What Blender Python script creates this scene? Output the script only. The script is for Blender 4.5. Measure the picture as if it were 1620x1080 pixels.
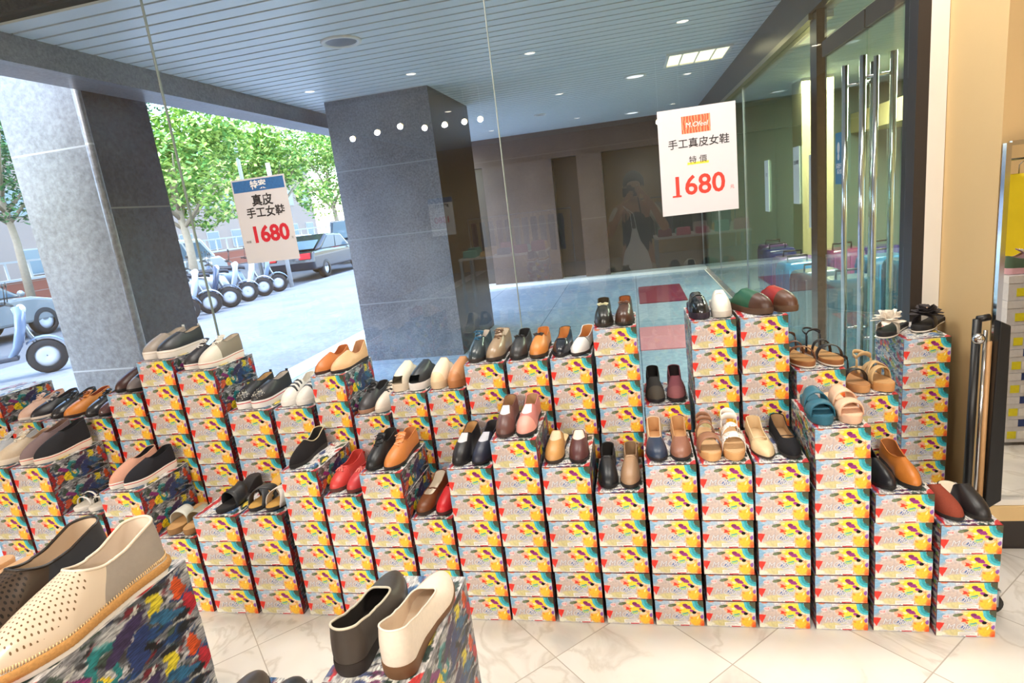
import bpy, math, random, colorsys
import numpy as np
from mathutils import Vector, Matrix
PI = math.pi
random.seed(7)
SC = bpy.context.scene
COL = SC.collection
for o in list(bpy.data.objects): bpy.data.objects.remove(o)

# ------------------------------------------------------------------ camera
H = 1.5
cd = bpy.data.cameras.new('camera'); cd.sensor_width = 36.0; cd.lens = 946 / 1620 * 36; cd.clip_start = .02; cd.clip_end = 300
cam = bpy.data.objects.new('camera', cd); COL.objects.link(cam)
_r = (0.97531886, 0.18734614, -0.11685264); _u = (0.07018753, 0.23871524, 0.96854981); _b = (0.20934858, -0.9528465, 0.21967412)
cam.matrix_world = Matrix(((_r[0], _u[0], _b[0], 0), (_r[1], _u[1], _b[1], 0), (_r[2], _u[2], _b[2], H), (0, 0, 0, 1)))
SC.camera = cam
# ------------------------------------------------------------------ look
SC.view_settings.view_transform = 'Standard'; SC.view_settings.look = 'None'
SC.view_settings.gamma = 1; SC.view_settings.use_curve_mapping = False
SC.view_settings.exposure = 0.0
try:
    SC.cycles.max_bounces = 8; SC.cycles.transparent_max_bounces = 24; SC.cycles.caustics_reflective = False; SC.cycles.caustics_refractive = False
    SC.cycles.sample_clamp_indirect = 4.0
except Exception: pass
# ------------------------------------------------------------------ sky and sun
W = bpy.data.worlds.new('sky'); SC.world = W; W.use_nodes = True
wn = W.node_tree; wn.nodes.clear()
sky = wn.nodes.new('ShaderNodeTexSky'); sky.sky_type = 'NISHITA'; sky.sun_disc = False
sky.sun_elevation = math.radians(62); sky.sun_rotation = math.radians(200); sky.air_density = 1.2; sky.dust_density = 1.5
bg = wn.nodes.new('ShaderNodeBackground'); bg.inputs[1].default_value = 1.5
wo = wn.nodes.new('ShaderNodeOutputWorld')
wn.links.new(sky.outputs[0], bg.inputs[0]); wn.links.new(bg.outputs[0], wo.inputs[0])
sl = bpy.data.lights.new('sun', 'SUN'); sl.energy = 2.6; sl.angle = .009; sl.color = (1, .97, .92)
so = bpy.data.objects.new('sun', sl); COL.objects.link(so)
so.rotation_euler = Vector((.20, .22, -1)).to_track_quat('-Z', 'Y').to_euler()
# ------------------------------------------------------------------ shop lighting: ceiling panels added out of view for top light (troffers are built with the fixtures)
PANELS = [(-.9, 2.35), (.75, 2.3)]
DOWNS = [(-3.4, -.9), (-2.2, -.9), (-.9, -.9), (.6, -.7), (2.2, .2), (-2.6, -3.6), (-.9, -3.6), (.9, -3.6), (2.4, -3.0), (-2.6, -6.6), (-.9, -6.6), (.9, -6.6)]
def panel_lamp(x, y, e):
    l = bpy.data.lights.new('added_panel_lamp', 'AREA'); l.shape = 'RECTANGLE'; l.size = 1.15; l.size_y = .55; l.energy = e; l.color = (1, .96, .90)
    o = bpy.data.objects.new('added_panel_lamp', l); COL.objects.link(o); o.location = (x, y, 2.96); return o
for i, (x, y) in enumerate(PANELS): panel_lamp(x, y, 30)
SPOTS = [(-3.36, 2.60), (-3.02, 2.63), (-2.71, 2.66), (-2.40, 2.60), (-2.14, 2.60), (-1.89, 2.60), (-1.69, 2.60), (.38, 2.28), (.62, 2.26), (.90, 2.24), (3.05, 2.6)]  # right-hand spots are added to light the boxes there, their reflections kept hidden

# ------------------------------------------------------------------ materials
def lin(c):
    out = []
    for v in c[:3]:
        v = v / 255.0 if max(c[:3]) > 1.0 else v
        out.append(v / 12.92 if v <= .04045 else ((v + .055) / 1.055) ** 2.4)
    return tuple(out) + (1.0,)
MC = {}
def newmat(name):
    m = bpy.data.materials.new(name); m.use_nodes = True
    nt = m.node_tree; nt.nodes.clear()
    out = nt.nodes.new('ShaderNodeOutputMaterial'); b = nt.nodes.new('ShaderNodeBsdfPrincipled')
    nt.links.new(b.outputs[0], out.inputs[0])
    return m, nt, b, out
def N(nt, t, **kw):
    n = nt.nodes.new(t)
    for k, v in kw.items():
        if k.startswith('i_'):
            n.inputs[int(k[2:])].default_value = v
        else: setattr(n, k, v)
    return n
def math_(nt, op, a, b=None, c=None):
    n = nt.nodes.new('ShaderNodeMath'); n.operation = op
    for i, v in enumerate((a, b, c)):
        if v is None: continue
        if hasattr(v, 'links') or hasattr(v, 'is_linked'): nt.links.new(v, n.inputs[i])
        else: n.inputs[i].default_value = v
    return n.outputs[0]
def mixc(nt, f, a, b, mode='MIX'):
    n = nt.nodes.new('ShaderNodeMix'); n.data_type = 'RGBA'; n.blend_type = mode
    for i, v in ((0, f), (6, a), (7, b)):
        if hasattr(v, 'is_linked'): nt.links.new(v, n.inputs[i])
        else: n.inputs[i].default_value = v
    return n.outputs[2]
def mat(color, rough=.5, metal=0., noise=.12, scale=60, bump=.15, emit=0, spec=.5, coat=0, name=None, detail=3):
    """a procedural surface: base colour with a fine own-colour variation and bump"""
    key = (tuple(color), rough, metal, noise, scale, bump, emit, spec, coat, name)
    if key in MC: return MC[key]
    m, nt, b, out = newmat(name or 'surface')
    c = lin(color)
    tc = N(nt, 'ShaderNodeTexCoord'); nz = N(nt, 'ShaderNodeTexNoise'); nz.inputs['Scale'].default_value = scale; nz.inputs['Detail'].default_value = detail
    nt.links.new(tc.outputs['Object'], nz.inputs['Vector'])
    d = tuple(max(0, v * (1 - noise)) for v in c[:3]) + (1,); e = tuple(min(1, v * (1 + noise)) for v in c[:3]) + (1,)
    nt.links.new(mixc(nt, nz.outputs[0], d, e), b.inputs['Base Color'])
    b.inputs['Roughness'].default_value = rough; b.inputs['Metallic'].default_value = metal
    b.inputs['Specular IOR Level'].default_value = spec; b.inputs['Coat Weight'].default_value = coat
    if bump:
        bp = N(nt, 'ShaderNodeBump'); bp.inputs['Strength'].default_value = bump; bp.inputs['Distance'].default_value = .002
        nt.links.new(nz.outputs[0], bp.inputs['Height']); nt.links.new(bp.outputs[0], b.inputs['Normal'])
    if emit:
        b.inputs['Emission Color'].default_value = c; b.inputs['Emission Strength'].default_value = emit
    MC[key] = m; return m
def leather(c, rough=.38, **k): return mat(c, rough=rough, noise=.08, scale=140, bump=.12, name='leather', **k)
def suede(c): return mat(c, rough=.9, noise=.16, scale=260, bump=.3, spec=.2, name='suede')
def rubber(c): return mat(c, rough=.6, noise=.05, scale=90, bump=.05, name='rubber')
def metal(c, rough=.2): return mat(c, rough=rough, metal=1., noise=.04, scale=20, bump=0, name='metal')

def stone(c1, c2, rough=.3, scale=40, joint=None, size=(1.0, .62), name='granite', speck=.6, axes='xz', coat=0):
    """polished speckled stone with panel joints laid in object space"""
    m, nt, b, out = newmat(name)
    tc = N(nt, 'ShaderNodeTexCoord'); P = tc.outputs['Object']
    n1 = N(nt, 'ShaderNodeTexNoise'); n1.inputs['Scale'].default_value = scale; n1.inputs['Detail'].default_value = 6; n1.inputs['Roughness'].default_value = .75
    n2 = N(nt, 'ShaderNodeTexNoise'); n2.inputs['Scale'].default_value = 1.3; n2.inputs['Detail'].default_value = 5
    nt.links.new(P, n1.inputs[0]); nt.links.new(P, n2.inputs[0])
    r = N(nt, 'ShaderNodeValToRGB'); r.color_ramp.elements[0].position = .38; r.color_ramp.elements[1].position = .66
    r.color_ramp.elements[0].color = lin(c1); r.color_ramp.elements[1].color = lin(c2)
    nt.links.new(math_(nt, 'ADD', math_(nt, 'MULTIPLY', n1.outputs[0], speck), math_(nt, 'MULTIPLY', n2.outputs[0], 1 - speck)), r.inputs[0])
    col = r.outputs[0]
    if joint:
        sp = N(nt, 'ShaderNodeSeparateXYZ'); nt.links.new(P, sp.inputs[0])
        a = math_(nt, 'ADD', sp.outputs[0], sp.outputs[1]) if axes == 'xz' else sp.outputs[0]
        z = sp.outputs[2] if axes == 'xz' else sp.outputs[1]
        fa = math_(nt, 'PINGPONG', a, size[0] / 2); fz = math_(nt, 'PINGPONG', math_(nt, 'ADD', z, size[2] if len(size) > 2 else .13), size[1] / 2)
        mn = math_(nt, 'LESS_THAN', fz, .006) if axes == 'xz' else math_(nt, 'LESS_THAN', math_(nt, 'MINIMUM', fa, fz), .006)
        col = mixc(nt, mn, col, lin(joint))
    nt.links.new(col, b.inputs['Base Color']); b.inputs['Roughness'].default_value = rough; b.inputs['Coat Weight'].default_value = coat
    return m

def marble_floor():
    m, nt, b, out = newmat('cream_marble_tiles')
    tc = N(nt, 'ShaderNodeTexCoord'); sp = N(nt, 'ShaderNodeSeparateXYZ'); nt.links.new(tc.outputs['Object'], sp.inputs[0])
    x, y = sp.outputs[0], sp.outputs[1]
    s = .57
    u = math_(nt, 'DIVIDE', math_(nt, 'SUBTRACT', math_(nt, 'SUBTRACT', y, x), .92), s)
    v = math_(nt, 'DIVIDE', math_(nt, 'SUBTRACT', math_(nt, 'ADD', x, y), 2.49), s)
    fu = math_(nt, 'PINGPONG', u, .5); fv = math_(nt, 'PINGPONG', v, .5)
    j = math_(nt, 'LESS_THAN', math_(nt, 'MINIMUM', fu, fv), .0045)
    cell = N(nt, 'ShaderNodeCombineXYZ')
    nt.links.new(math_(nt, 'FLOOR', u), cell.inputs[0]); nt.links.new(math_(nt, 'FLOOR', v), cell.inputs[1])
    wn_ = N(nt, 'ShaderNodeTexWhiteNoise'); nt.links.new(cell.outputs[0], wn_.inputs[0])
    off = N(nt, 'ShaderNodeVectorMath', operation='MULTIPLY_ADD'); off.inputs[1].default_value = (7, 7, 7)
    nt.links.new(wn_.outputs[1], off.inputs[0]); nt.links.new(tc.outputs['Object'], off.inputs[2])
    nz = N(nt, 'ShaderNodeTexNoise'); nz.inputs['Scale'].default_value = 2.2; nz.inputs['Detail'].default_value = 7; nz.inputs['Distortion'].default_value = 1.6
    nt.links.new(off.outputs[0], nz.inputs[0])
    r = N(nt, 'ShaderNodeValToRGB'); e = r.color_ramp.elements
    e[0].position = .30; e[0].color = lin((200, 197, 193)); e[1].position = .62; e[1].color = lin((226, 223, 219))
    k = e.new(.47); k.color = lin((222, 219, 214)); k = e.new(.50); k.color = lin((206, 201, 194)); k = e.new(.53); k.color = lin((224, 220, 215))
    nt.links.new(nz.outputs[0], r.inputs[0])
    nt.links.new(mixc(nt, j, r.outputs[0], lin((176, 170, 162))), b.inputs['Base Color'])
    b.inputs['Roughness'].default_value = .16; b.inputs['Specular IOR Level'].default_value = .5
    return m

def strip_ceiling_mat(pitch=.125):
    return mat((224, 232, 236), rough=.35, noise=.03, scale=3, bump=0, name='painted_metal_strip')

def glass_mat(name='clear_glass', tint=(1, 1, 1), ior=1.52, boost=2.0, haze=0.0):
    """thin pane: Fresnel mix of straight transmission and mirror reflection (both faces of the pane counted)"""
    m = bpy.data.materials.new(name); m.use_nodes = True; nt = m.node_tree; nt.nodes.clear()
    out = N(nt, 'ShaderNodeOutputMaterial')
    g = N(nt, 'ShaderNodeBsdfGlossy'); g.inputs['Roughness'].default_value = 0.0
    t = N(nt, 'ShaderNodeBsdfTransparent'); t.inputs[0].default_value = tint + (1,)
    ge = N(nt, 'ShaderNodeNewGeometry'); dt = N(nt, 'ShaderNodeVectorMath', operation='DOT_PRODUCT'); nt.links.new(ge.outputs['Normal'], dt.inputs[0]); nt.links.new(ge.outputs['Incoming'], dt.inputs[1])
    om = math_(nt, 'SUBTRACT', 1.0, math_(nt, 'ABSOLUTE', dt.outputs['Value'])); f0 = .042 * boost
    f = math_(nt, 'ADD', f0, math_(nt, 'MULTIPLY', math_(nt, 'POWER', om, 5.0), 1 - f0))
    mx = N(nt, 'ShaderNodeMixShader'); nt.links.new(f, mx.inputs[0]); nt.links.new(t.outputs[0], mx.inputs[1]); nt.links.new(g.outputs[0], mx.inputs[2])
    nt.links.new(mx.outputs[0], out.inputs[0]); return m

# ------------------------------------------------------------------ mesh helper
class MB:
    def __init__(s): s.v = []; s.f = []; s.m = []; s.k = 0; s.sm = []
    def add(s, vs, fs, mi=0, smooth=False):
        b = len(s.v); s.v += [tuple(p) for p in vs]
        for f in fs: s.f.append(tuple(b + i for i in f)); s.m.append(mi); s.sm.append(smooth)
        return s
    def box(s, x0, x1, y0, y1, z0, z1, mi=0, rot=0, piv=None):
        vs = [(x, y, z) for x in (x0, x1) for y in (y0, y1) for z in (z0, z1)]
        if rot:
            px, py = piv if piv else ((x0 + x1) / 2, (y0 + y1) / 2); c, q = math.cos(rot), math.sin(rot)
            vs = [(px + (x - px) * c - (y - py) * q, py + (x - px) * q + (y - py) * c, z) for x, y, z in vs]
        return s.add(vs, [(0, 1, 3, 2), (4, 6, 7, 5), (0, 4, 5, 1), (2, 3, 7, 6), (0, 2, 6, 4), (1, 5, 7, 3)], mi)
    def tube(s, pts, r, n=8, mi=0, closed=False, cap=True):
        pts = [Vector(p) for p in pts]; L = len(pts)
        rs = r if isinstance(r, (list, tuple)) else [r] * L
        vs = []; up = None
        for i, p in enumerate(pts):
            a = pts[(i - 1) % L] if (closed or i > 0) else p; b = pts[(i + 1) % L] if (closed or i < L - 1) else p
            t = (b - a); t = t.normalized() if t.length > 1e-9 else Vector((0, 0, 1))
            if up is None:
                up = Vector((0, 0, 1)) if abs(t.z) < .9 else Vector((1, 0, 0))
            x = t.cross(up)
            if x.length < 1e-6: x = t.cross(Vector((1, 0, 0)))
            x.normalize(); y = x.cross(t).normalized(); up = y
            for k in range(n):
                w = 2 * PI * k / n; vs.append(p + x * (math.cos(w) * rs[i]) + y * (math.sin(w) * rs[i]))
        fs = []
        for i in range(L if closed else L - 1):
            j = (i + 1) % L
            for k in range(n): fs.append((i * n + k, i * n + (k + 1) % n, j * n + (k + 1) % n, j * n + k))
        if cap and not closed: fs += [tuple(range(n))[::-1], tuple((L - 1) * n + k for k in range(n))]
        return s.add(vs, fs, mi, True)
    def lathe(s, prof, c=(0, 0, 0), n=24, mi=0, axis='z', cap=True):
        vs = []
        for r, h in prof:
            for k in range(n):
                a = 2 * PI * k / n; x, y = r * math.cos(a), r * math.sin(a)
                vs.append({'z': (c[0] + x, c[1] + y, c[2] + h), 'x': (c[0] + h, c[1] + x, c[2] + y), 'y': (c[0] + y, c[1] + h, c[2] + x)}[axis])
        L = len(prof)
        fs = [(i * n + k, i * n + (k + 1) % n, (i + 1) * n + (k + 1) % n, (i + 1) * n + k) for i in range(L - 1) for k in range(n)]
        if cap and prof[0][0] > 1e-6: fs.append(tuple(range(n))[::-1])
        if cap and prof[-1][0] > 1e-6: fs.append(tuple((L - 1) * n + k for k in range(n)))
        return s.add(vs, fs, mi, True)
    def ball(s, c, r, n=14, mi=0, sc=(1, 1, 1)):
        vs = []; fs = []
        for i in range(n // 2 + 1):
            t = PI * i / (n // 2)
            for k in range(n):
                a = 2 * PI * k / n
                vs.append((c[0] + r * sc[0] * math.sin(t) * math.cos(a), c[1] + r * sc[1] * math.sin(t) * math.sin(a), c[2] + r * sc[2] * math.cos(t)))
        for i in range(n // 2):
            for k in range(n): fs.append((i * n + k, (i + 1) * n + k, (i + 1) * n + (k + 1) % n, i * n + (k + 1) % n))
        return s.add(vs, fs, mi, True)
    def prism(s, poly, y0, y1, mi=0, axis='y', smooth=False):
        n = len(poly); f = (lambda p, h: (p[0], h, p[1])) if axis == 'y' else ((lambda p, h: (h, p[0], p[1])) if axis == 'x' else (lambda p, h: (p[0], p[1], h)))
        vs = [f(p, y0) for p in poly] + [f(p, y1) for p in poly]
        s.add(vs, [tuple(range(n)), tuple(range(n, 2 * n))[::-1]] + [(i, i + n, (i + 1) % n + n, (i + 1) % n) for i in range(n)], mi, smooth)
        return s
    def grid(s, rows, mi=0, closed=False, smooth=True, mf=None, skip=None):
        """rows: list of equal-length vertex rows"""
        n = len(rows[0]); b = len(s.v)
        for r in rows: s.v += [tuple(p) for p in r]
        for i in range(len(rows) - 1):
            for k in range(n if closed else n - 1):
                if skip and skip(i, k): continue
                s.f.append((b + i * n + k, b + i * n + (k + 1) % n, b + (i + 1) * n + (k + 1) % n, b + (i + 1) * n + k))
                s.m.append(mf(i, k) if mf else mi); s.sm.append(smooth)
        return s
    def mesh(s, name, mats):
        me = bpy.data.meshes.new(name); me.from_pydata(s.v, [], s.f)
        if not isinstance(mats, (list, tuple)): mats = [mats]
        for m in mats: me.materials.append(m)
        me.polygons.foreach_set('material_index', s.m); me.polygons.foreach_set('use_smooth', s.sm)
        me.update(); return me
    def build(s, name, mats, parent=None, fix=True, bevel=0):
        me = s.mesh(name, mats)
        if fix:
            import bmesh
            bm = bmesh.new(); bm.from_mesh(me); bmesh.ops.recalc_face_normals(bm, faces=bm.faces); bm.to_mesh(me); bm.free()
        o = bpy.data.objects.new(name, me); COL.objects.link(o)
        if parent: o.parent = parent
        if bevel:
            md = o.modifiers.new('bevel', 'BEVEL'); md.width = bevel; md.segments = 2; md.limit_method = 'ANGLE'; md.angle_limit = math.radians(40)
        return o
def empty(name, loc=(0, 0, 0), rz=0):
    o = bpy.data.objects.new(name, None); COL.objects.link(o); o.location = loc; o.rotation_euler = (0, 0, rz); o.empty_display_size = .05; return o
def tag(o, label, cat, group=None, kind=None):
    o['label'] = label; o['category'] = cat
    if group: o['group'] = group
    if kind: o['kind'] = kind
    return o
def struct(o): o['kind'] = 'structure'; return o
def plabel(o, l): o['label'] = l; return o
KIDS = {}
def copy_tree(o, parent=None):
    c = o.copy(); COL.objects.link(c); c.parent = parent
    for ch in o.children: copy_tree(ch, c)
    return c
def text_geo(s, size, thick=0.0, shear=0, spacing=1.0, bold=0):
    cu = bpy.data.curves.new('t', 'FONT'); cu.body = s; cu.size = size; cu.extrude = thick; cu.shear = shear; cu.align_x = 'CENTER'; cu.align_y = 'CENTER'
    cu.space_character = spacing; cu.offset = bold; cu.resolution_u = 3
    o = bpy.data.objects.new('t', cu); COL.objects.link(o)
    dg = bpy.context.evaluated_depsgraph_get(); me = bpy.data.meshes.new_from_object(o.evaluated_get(dg))
    me.calc_loop_triangles(); vs = [tuple(v.co) for v in me.vertices]; fs = [tuple(p.vertices) for p in me.loop_triangles]
    bpy.data.objects.remove(o); bpy.data.curves.remove(cu); bpy.data.meshes.remove(me)
    return vs, fs
def put_text(mb, s, size, place, mi=0, **k):
    """place: function (u, v, w) -> world point"""
    vs, fs = text_geo(s, size, **k); mb.add([place(*p) for p in vs], fs, mi); return mb
# ================================================================== setting
m_floor = marble_floor()
m_cream = mat((222, 190, 138), rough=.75, noise=.05, scale=3, bump=.03, name='cream_wall_paint', detail=5)
m_white = mat((236, 232, 226), rough=.5, noise=.03, scale=8, bump=.02, name='white_paint')
m_gran_l = stone((112, 116, 122), (176, 180, 186), rough=.28, scale=22, joint=(196, 200, 204), size=(9, 1.6, .95), name='grey_granite')
m_gran_d = stone((98, 100, 110), (160, 162, 170), rough=.3, scale=55, joint=(150, 154, 160), size=(9, .705, .065), name='charcoal_granite')
m_gran_b = stone((80, 64, 58), (120, 100, 92), rough=.3, scale=55, joint=(120, 104, 96), size=(9, 1.24), name='brown_granite')
m_paving = stone((150, 170, 192), (190, 206, 222), rough=.22, scale=16, joint=(120, 138, 158), size=(1.2, 1.2), name='blue_grey_paving', axes='xy')
m_walk = stone((104, 112, 122), (130, 138, 148), rough=.8, scale=9, joint=(96, 104, 114), size=(.9, .9), name='pale_pavement', axes='xy')
m_asph = mat((84, 90, 98), rough=.9, noise=.15, scale=14, name='asphalt')
m_chrome = metal((210, 212, 216), .12)
m_alu = metal((170, 176, 182), .35)
m_black = mat((22, 22, 24), rough=.35, noise=.05, bump=0, name='black_plastic')
m_dark = mat((48, 42, 40), rough=.4, noise=.05, scale=6, bump=0, name='dark_brown_metal')

def sbox(name, *a, m=None, parent=None, **k):
    return struct(MB().box(*a, **k).build(name, m, parent))
sbox('floor', -4.6, 3.2, -9.0, 2.83, -.1, 0, m=m_floor)
sbox('floor_arcade', -3.62, 1.20, 2.87, 11.5, -.1, 0, m=m_paving)
sbox('floor_hall', 1.30, 6.0, 2.87, 13.0, -.1, 0, m=mat((120, 124, 120), rough=.25, noise=.06, scale=3, bump=0, name='hall_floor'))
sbox('trim_kerb', -3.92, -3.62, -10, 40, -.1, .002, m=mat((242, 244, 246), rough=.4, noise=.04, scale=5, bump=0, name='white_marble_kerb'))
sbox('ground_pavement', -9.6, -3.92, -30, 60, -.12, -.01, m=m_walk)
sbox('ground_street', -60, -9.6, -40, 90, -.2, -.08, m=m_asph)
# the shop's own ceiling and walls
cl = MB().box(-4.6, 3.2, -9.0, 2.80, 3.0, 3.05); struct(cl.build('ceiling', mat((232, 226, 214), rough=.8, noise=.02, scale=4, bump=0, name='shop_ceiling_paint')))
sbox('ceiling_upper_storey', -3.60, 6.2, -9.2, 13.2, 3.06, 3.5, m=m_gran_d)
sbox('wall_back', -4.6, 3.2, -9.2, -9.0, 0, 3.0, m=m_cream)
sbox('wall_left', -4.8, -4.6, -9.2, 2.80, 0, 3.0, m=m_cream)
sbox('wall_right', 3.2, 3.4, -9.2, 2.40, 0, 3.0, m=m_cream)
sbox('wall_front', 1.24, 3.3, 2.40, 2.86, .0, 3.0, m=m_cream)
sbox('baseboard_front', 1.22, 3.2, 2.36, 2.399, 0, .125, m=m_dark)
# glass front
fr = MB().box(1.13, 1.175, 2.78, 2.90, 0, 3.0)
struct(fr.build('trim_jamb', m_dark))
sbox('trim_post', 1.175, 1.238, 2.78, 2.88, 0, 3.0, m=m_white)
gm = glass_mat('shop_window_glass', tint=(.97, .99, .985), boost=1.55)
xs = [-4.6, -3.97, -2.27, -.57, 1.13]
for i in range(4):
    w = struct(MB().box(xs[i] + .004, xs[i + 1] - .004, 2.846, 2.850, .03, 2.98).build('window_%d' % (i + 1), gm))
    struct(MB().box(xs[i] + .0005, xs[i] + .0035, 2.840, 2.856, .03, 2.98).build('window_seam', mat((150, 156, 150), rough=.3, bump=0, name='silicone'), w))
sbox('trim_sill', -4.6, 1.13, 2.82, 2.88, 0, .03, m=m_alu)
sbox('trim_head', -4.6, 1.13, 2.80, 2.90, 2.98, 3.06, m=m_alu)

# arcade ceiling made of metal strips
c = MB(); y = 2.92; strip = strip_ceiling_mat()
while y < 11.9:
    c.box(-3.28, 1.25, y, y + .114, 2.745, 2.758, 0); y += .135
c.box(-3.28, 1.25, 2.92, 11.95, 2.785, 2.80, 1)
struct(c.build('ceiling_arcade', [strip, mat((30, 34, 38), rough=.8, bump=0, name='dark_void')]))
sbox('trim_beam', -3.56, -3.28, 2.9, 12.4, 2.593, 3.06, m=m_gran_d)
sbox('wall_far', -3.28, 6.0, 11.5, 12.4, 0, 3.06, m=mat((66, 58, 54), rough=.22, noise=.25, scale=2, bump=0, name='dark_shopfront_glazing'))
sbox('trim_far_beam', -3.28, 1.25, 11.35, 11.5, 2.25, 2.745, m=m_gran_b)
sbox('trim_far_step', -3.28, 1.25, 11.10, 11.5, 0, .05, m=m_white)
for i, (x0, x1) in enumerate([(-2.65, -1.35), (-.9, -.45)]):
    sbox('trim_far_column', x0, x1, 11.25, 11.5, .05, 2.25, m=m_gran_b)
# pillars
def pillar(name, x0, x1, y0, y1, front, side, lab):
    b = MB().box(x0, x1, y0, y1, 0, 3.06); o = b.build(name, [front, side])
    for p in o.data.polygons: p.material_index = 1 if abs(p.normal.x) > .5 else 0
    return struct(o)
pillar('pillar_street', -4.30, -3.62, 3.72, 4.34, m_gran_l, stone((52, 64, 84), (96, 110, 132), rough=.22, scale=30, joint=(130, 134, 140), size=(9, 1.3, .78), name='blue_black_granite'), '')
struct(MB().tube([(-3.60, 3.70, 0), (-3.60, 3.70, 3.0)], .028, 12).build('trim_downpipe', m_gran_l))
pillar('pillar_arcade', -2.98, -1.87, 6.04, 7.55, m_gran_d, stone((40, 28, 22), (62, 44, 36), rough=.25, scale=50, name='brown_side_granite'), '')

# entrance side (x = 1.25 plane)
gg = glass_mat('door_glass', tint=(.86, .96, .91), boost=.55)
sbox('trim_entrance_beam', 1.20, 1.34, 2.9, 11.5, 2.47, 3.06, m=stone((40, 34, 30), (66, 56, 50), rough=.3, scale=50, name='entrance_stone'))
sbox('trim_entrance_rail', 1.195, 1.345, 4.5, 11.5, 2.43, 2.468, m=metal((180, 170, 140), .3))
pg = [4.60, 7.16, 9.3, 11.5]
for i in range(3):
    w = struct(MB().box(1.245, 1.253, pg[i] + .01, pg[i + 1] - .01, .06, 2.43).build('window_%d' % (i + 5), gg))
    struct(MB().box(1.24, 1.26, pg[i + 1] - .02, pg[i + 1] + .0, .06, 2.43).build('window_frame', m_alu, w))
struct(MB().box(1.22, 1.28, 4.42, 4.56, 0, 2.47).build('trim_door_post', stone((54, 46, 40), (84, 74, 62), rough=.2, scale=40, name='bronze_post')))
sbox('trim_door_threshold', 1.20, 1.30, 2.92, 4.36, 0, .02, m=m_alu)
def glass_door(n, y0, y1, hy, side):
    d = empty('door_%d' % n, (1.25, y0, .02)); d['kind'] = 'structure'
    W_ = y1 - y0
    def P(name, mb, m): o = mb.build(name, m, d); return o
    P('door_glass', MB().box(-.005, .005, .01, W_ - .01, .07, 2.15), gg)
    P('bottom_rail', MB().box(-.02, .02, 0, W_, 0, .08), m_chrome)
    P('top_rail', MB().box(-.02, .02, 0, W_, 2.15, 2.24), m_dark)
    h = MB(); yy = hy - y0
    for sx in (-.07, .07):
        h.tube([(sx, yy, .35), (sx, yy, 2.0)], .016, 12)
    for z in (.55, 1.9): h.tube([(-.07, yy, z), (.07, yy, z)], .009, 8)
    P('door_handle', h, m_chrome)
    return d
glass_door(1, 2.94, 3.62, 3.50, 1)
glass_door(2, 3.64, 4.34, 3.76, -1)
sbox('window_9', 1.244, 1.252, 2.94, 4.34, 2.28, 2.465, m=gg)
# second door rail post near the shop front
struct(MB().tube([(1.17, 3.30, .35), (1.17, 3.30, 1.98)], .012, 10).build('trim_pull_rail', m_chrome))
# hall behind the entrance
sbox('wall_hall_far', 1.30, 6.0, 11.2, 11.45, 0, 3.06, m=mat((140, 156, 142), rough=.7, noise=.04, scale=2, bump=0, name='sage_wall'))
sbox('wall_hall_side', 4.6, 4.8, 2.9, 11.2, 0, 3.06, m=mat((156, 170, 152), rough=.7, noise=.04, scale=2, bump=0, name='sage_wall_light'))
sbox('ceiling_hall', 1.30, 4.6, 2.9, 11.2, 2.7, 2.8, m=mat((150, 168, 158), rough=.6, noise=.03, scale=2, bump=0, name='hall_ceiling'))
sbox('trim_hall_soffit', 3.6, 4.6, 4.0, 11.2, 2.0, 2.3, m=mat((236, 214, 150), rough=.7, bump=0, name='cream_soffit'))
sbox('trim_hall_column', 2.35, 2.75, 9.2, 9.7, 0, 2.7, m=mat((206, 190, 140), rough=.6, bump=0, name='cream_column'))
hl = bpy.data.lights.new('hall_lamp', 'AREA'); hl.energy = 230; hl.size = 1.2; hl.color = (1, .95, .8)
for p in ((2.6, 5.0, 2.66), (2.8, 8.6, 2.66)):
    o = bpy.data.objects.new('hall_lamp', hl); COL.objects.link(o); o.location = p

# fixtures -----------------------------------------------------------
def troffer(x, y, z, w, d, lab, name='ceiling_light_panel', e=6.0, col=(255, 244, 220), n=4):
    r = empty(name, (x, y, z)); tag(r, lab, 'ceiling light', None)
    f = MB(); t = .03
    f.box(-w / 2, w / 2, -d / 2, -d / 2 + t, -.02, .0); f.box(-w / 2, w / 2, d / 2 - t, d / 2, -.02, .0)
    f.box(-w / 2, -w / 2 + t, -d / 2 + t, d / 2 - t, -.02, .0); f.box(w / 2 - t, w / 2, -d / 2 + t, d / 2 - t, -.02, .0)
    for i in range(1, n):
        xx = -w / 2 + w * i / n; f.box(xx - .006, xx + .006, -d / 2 + t, d / 2 - t, -.02, 0)
    f.build('frame', m_white, r)
    MB().box(-w / 2 + t, w / 2 - t, -d / 2 + t, d / 2 - t, -.008, -.002).build('diffuser', mat(col, rough=.5, bump=0, emit=e, name='lit_diffuser_%g' % e), r)
    return r
_pl = ['above the middle of the shoe stacks', 'above the stacks by the cream wall']
for (x, y), s in zip(PANELS, _pl):
    troffer(x, y, 3.0, 1.2, .6, 'added white ceiling light panel ' + s, e=3.0)['group'] = 'light panels added to the shop ceiling'
troffer(.75, 6.75, 2.745, .62, .60, 'lit rectangular light panel with four bays in the arcade strip ceiling', e=1.6, col=(255, 246, 200), n=4)
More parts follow.
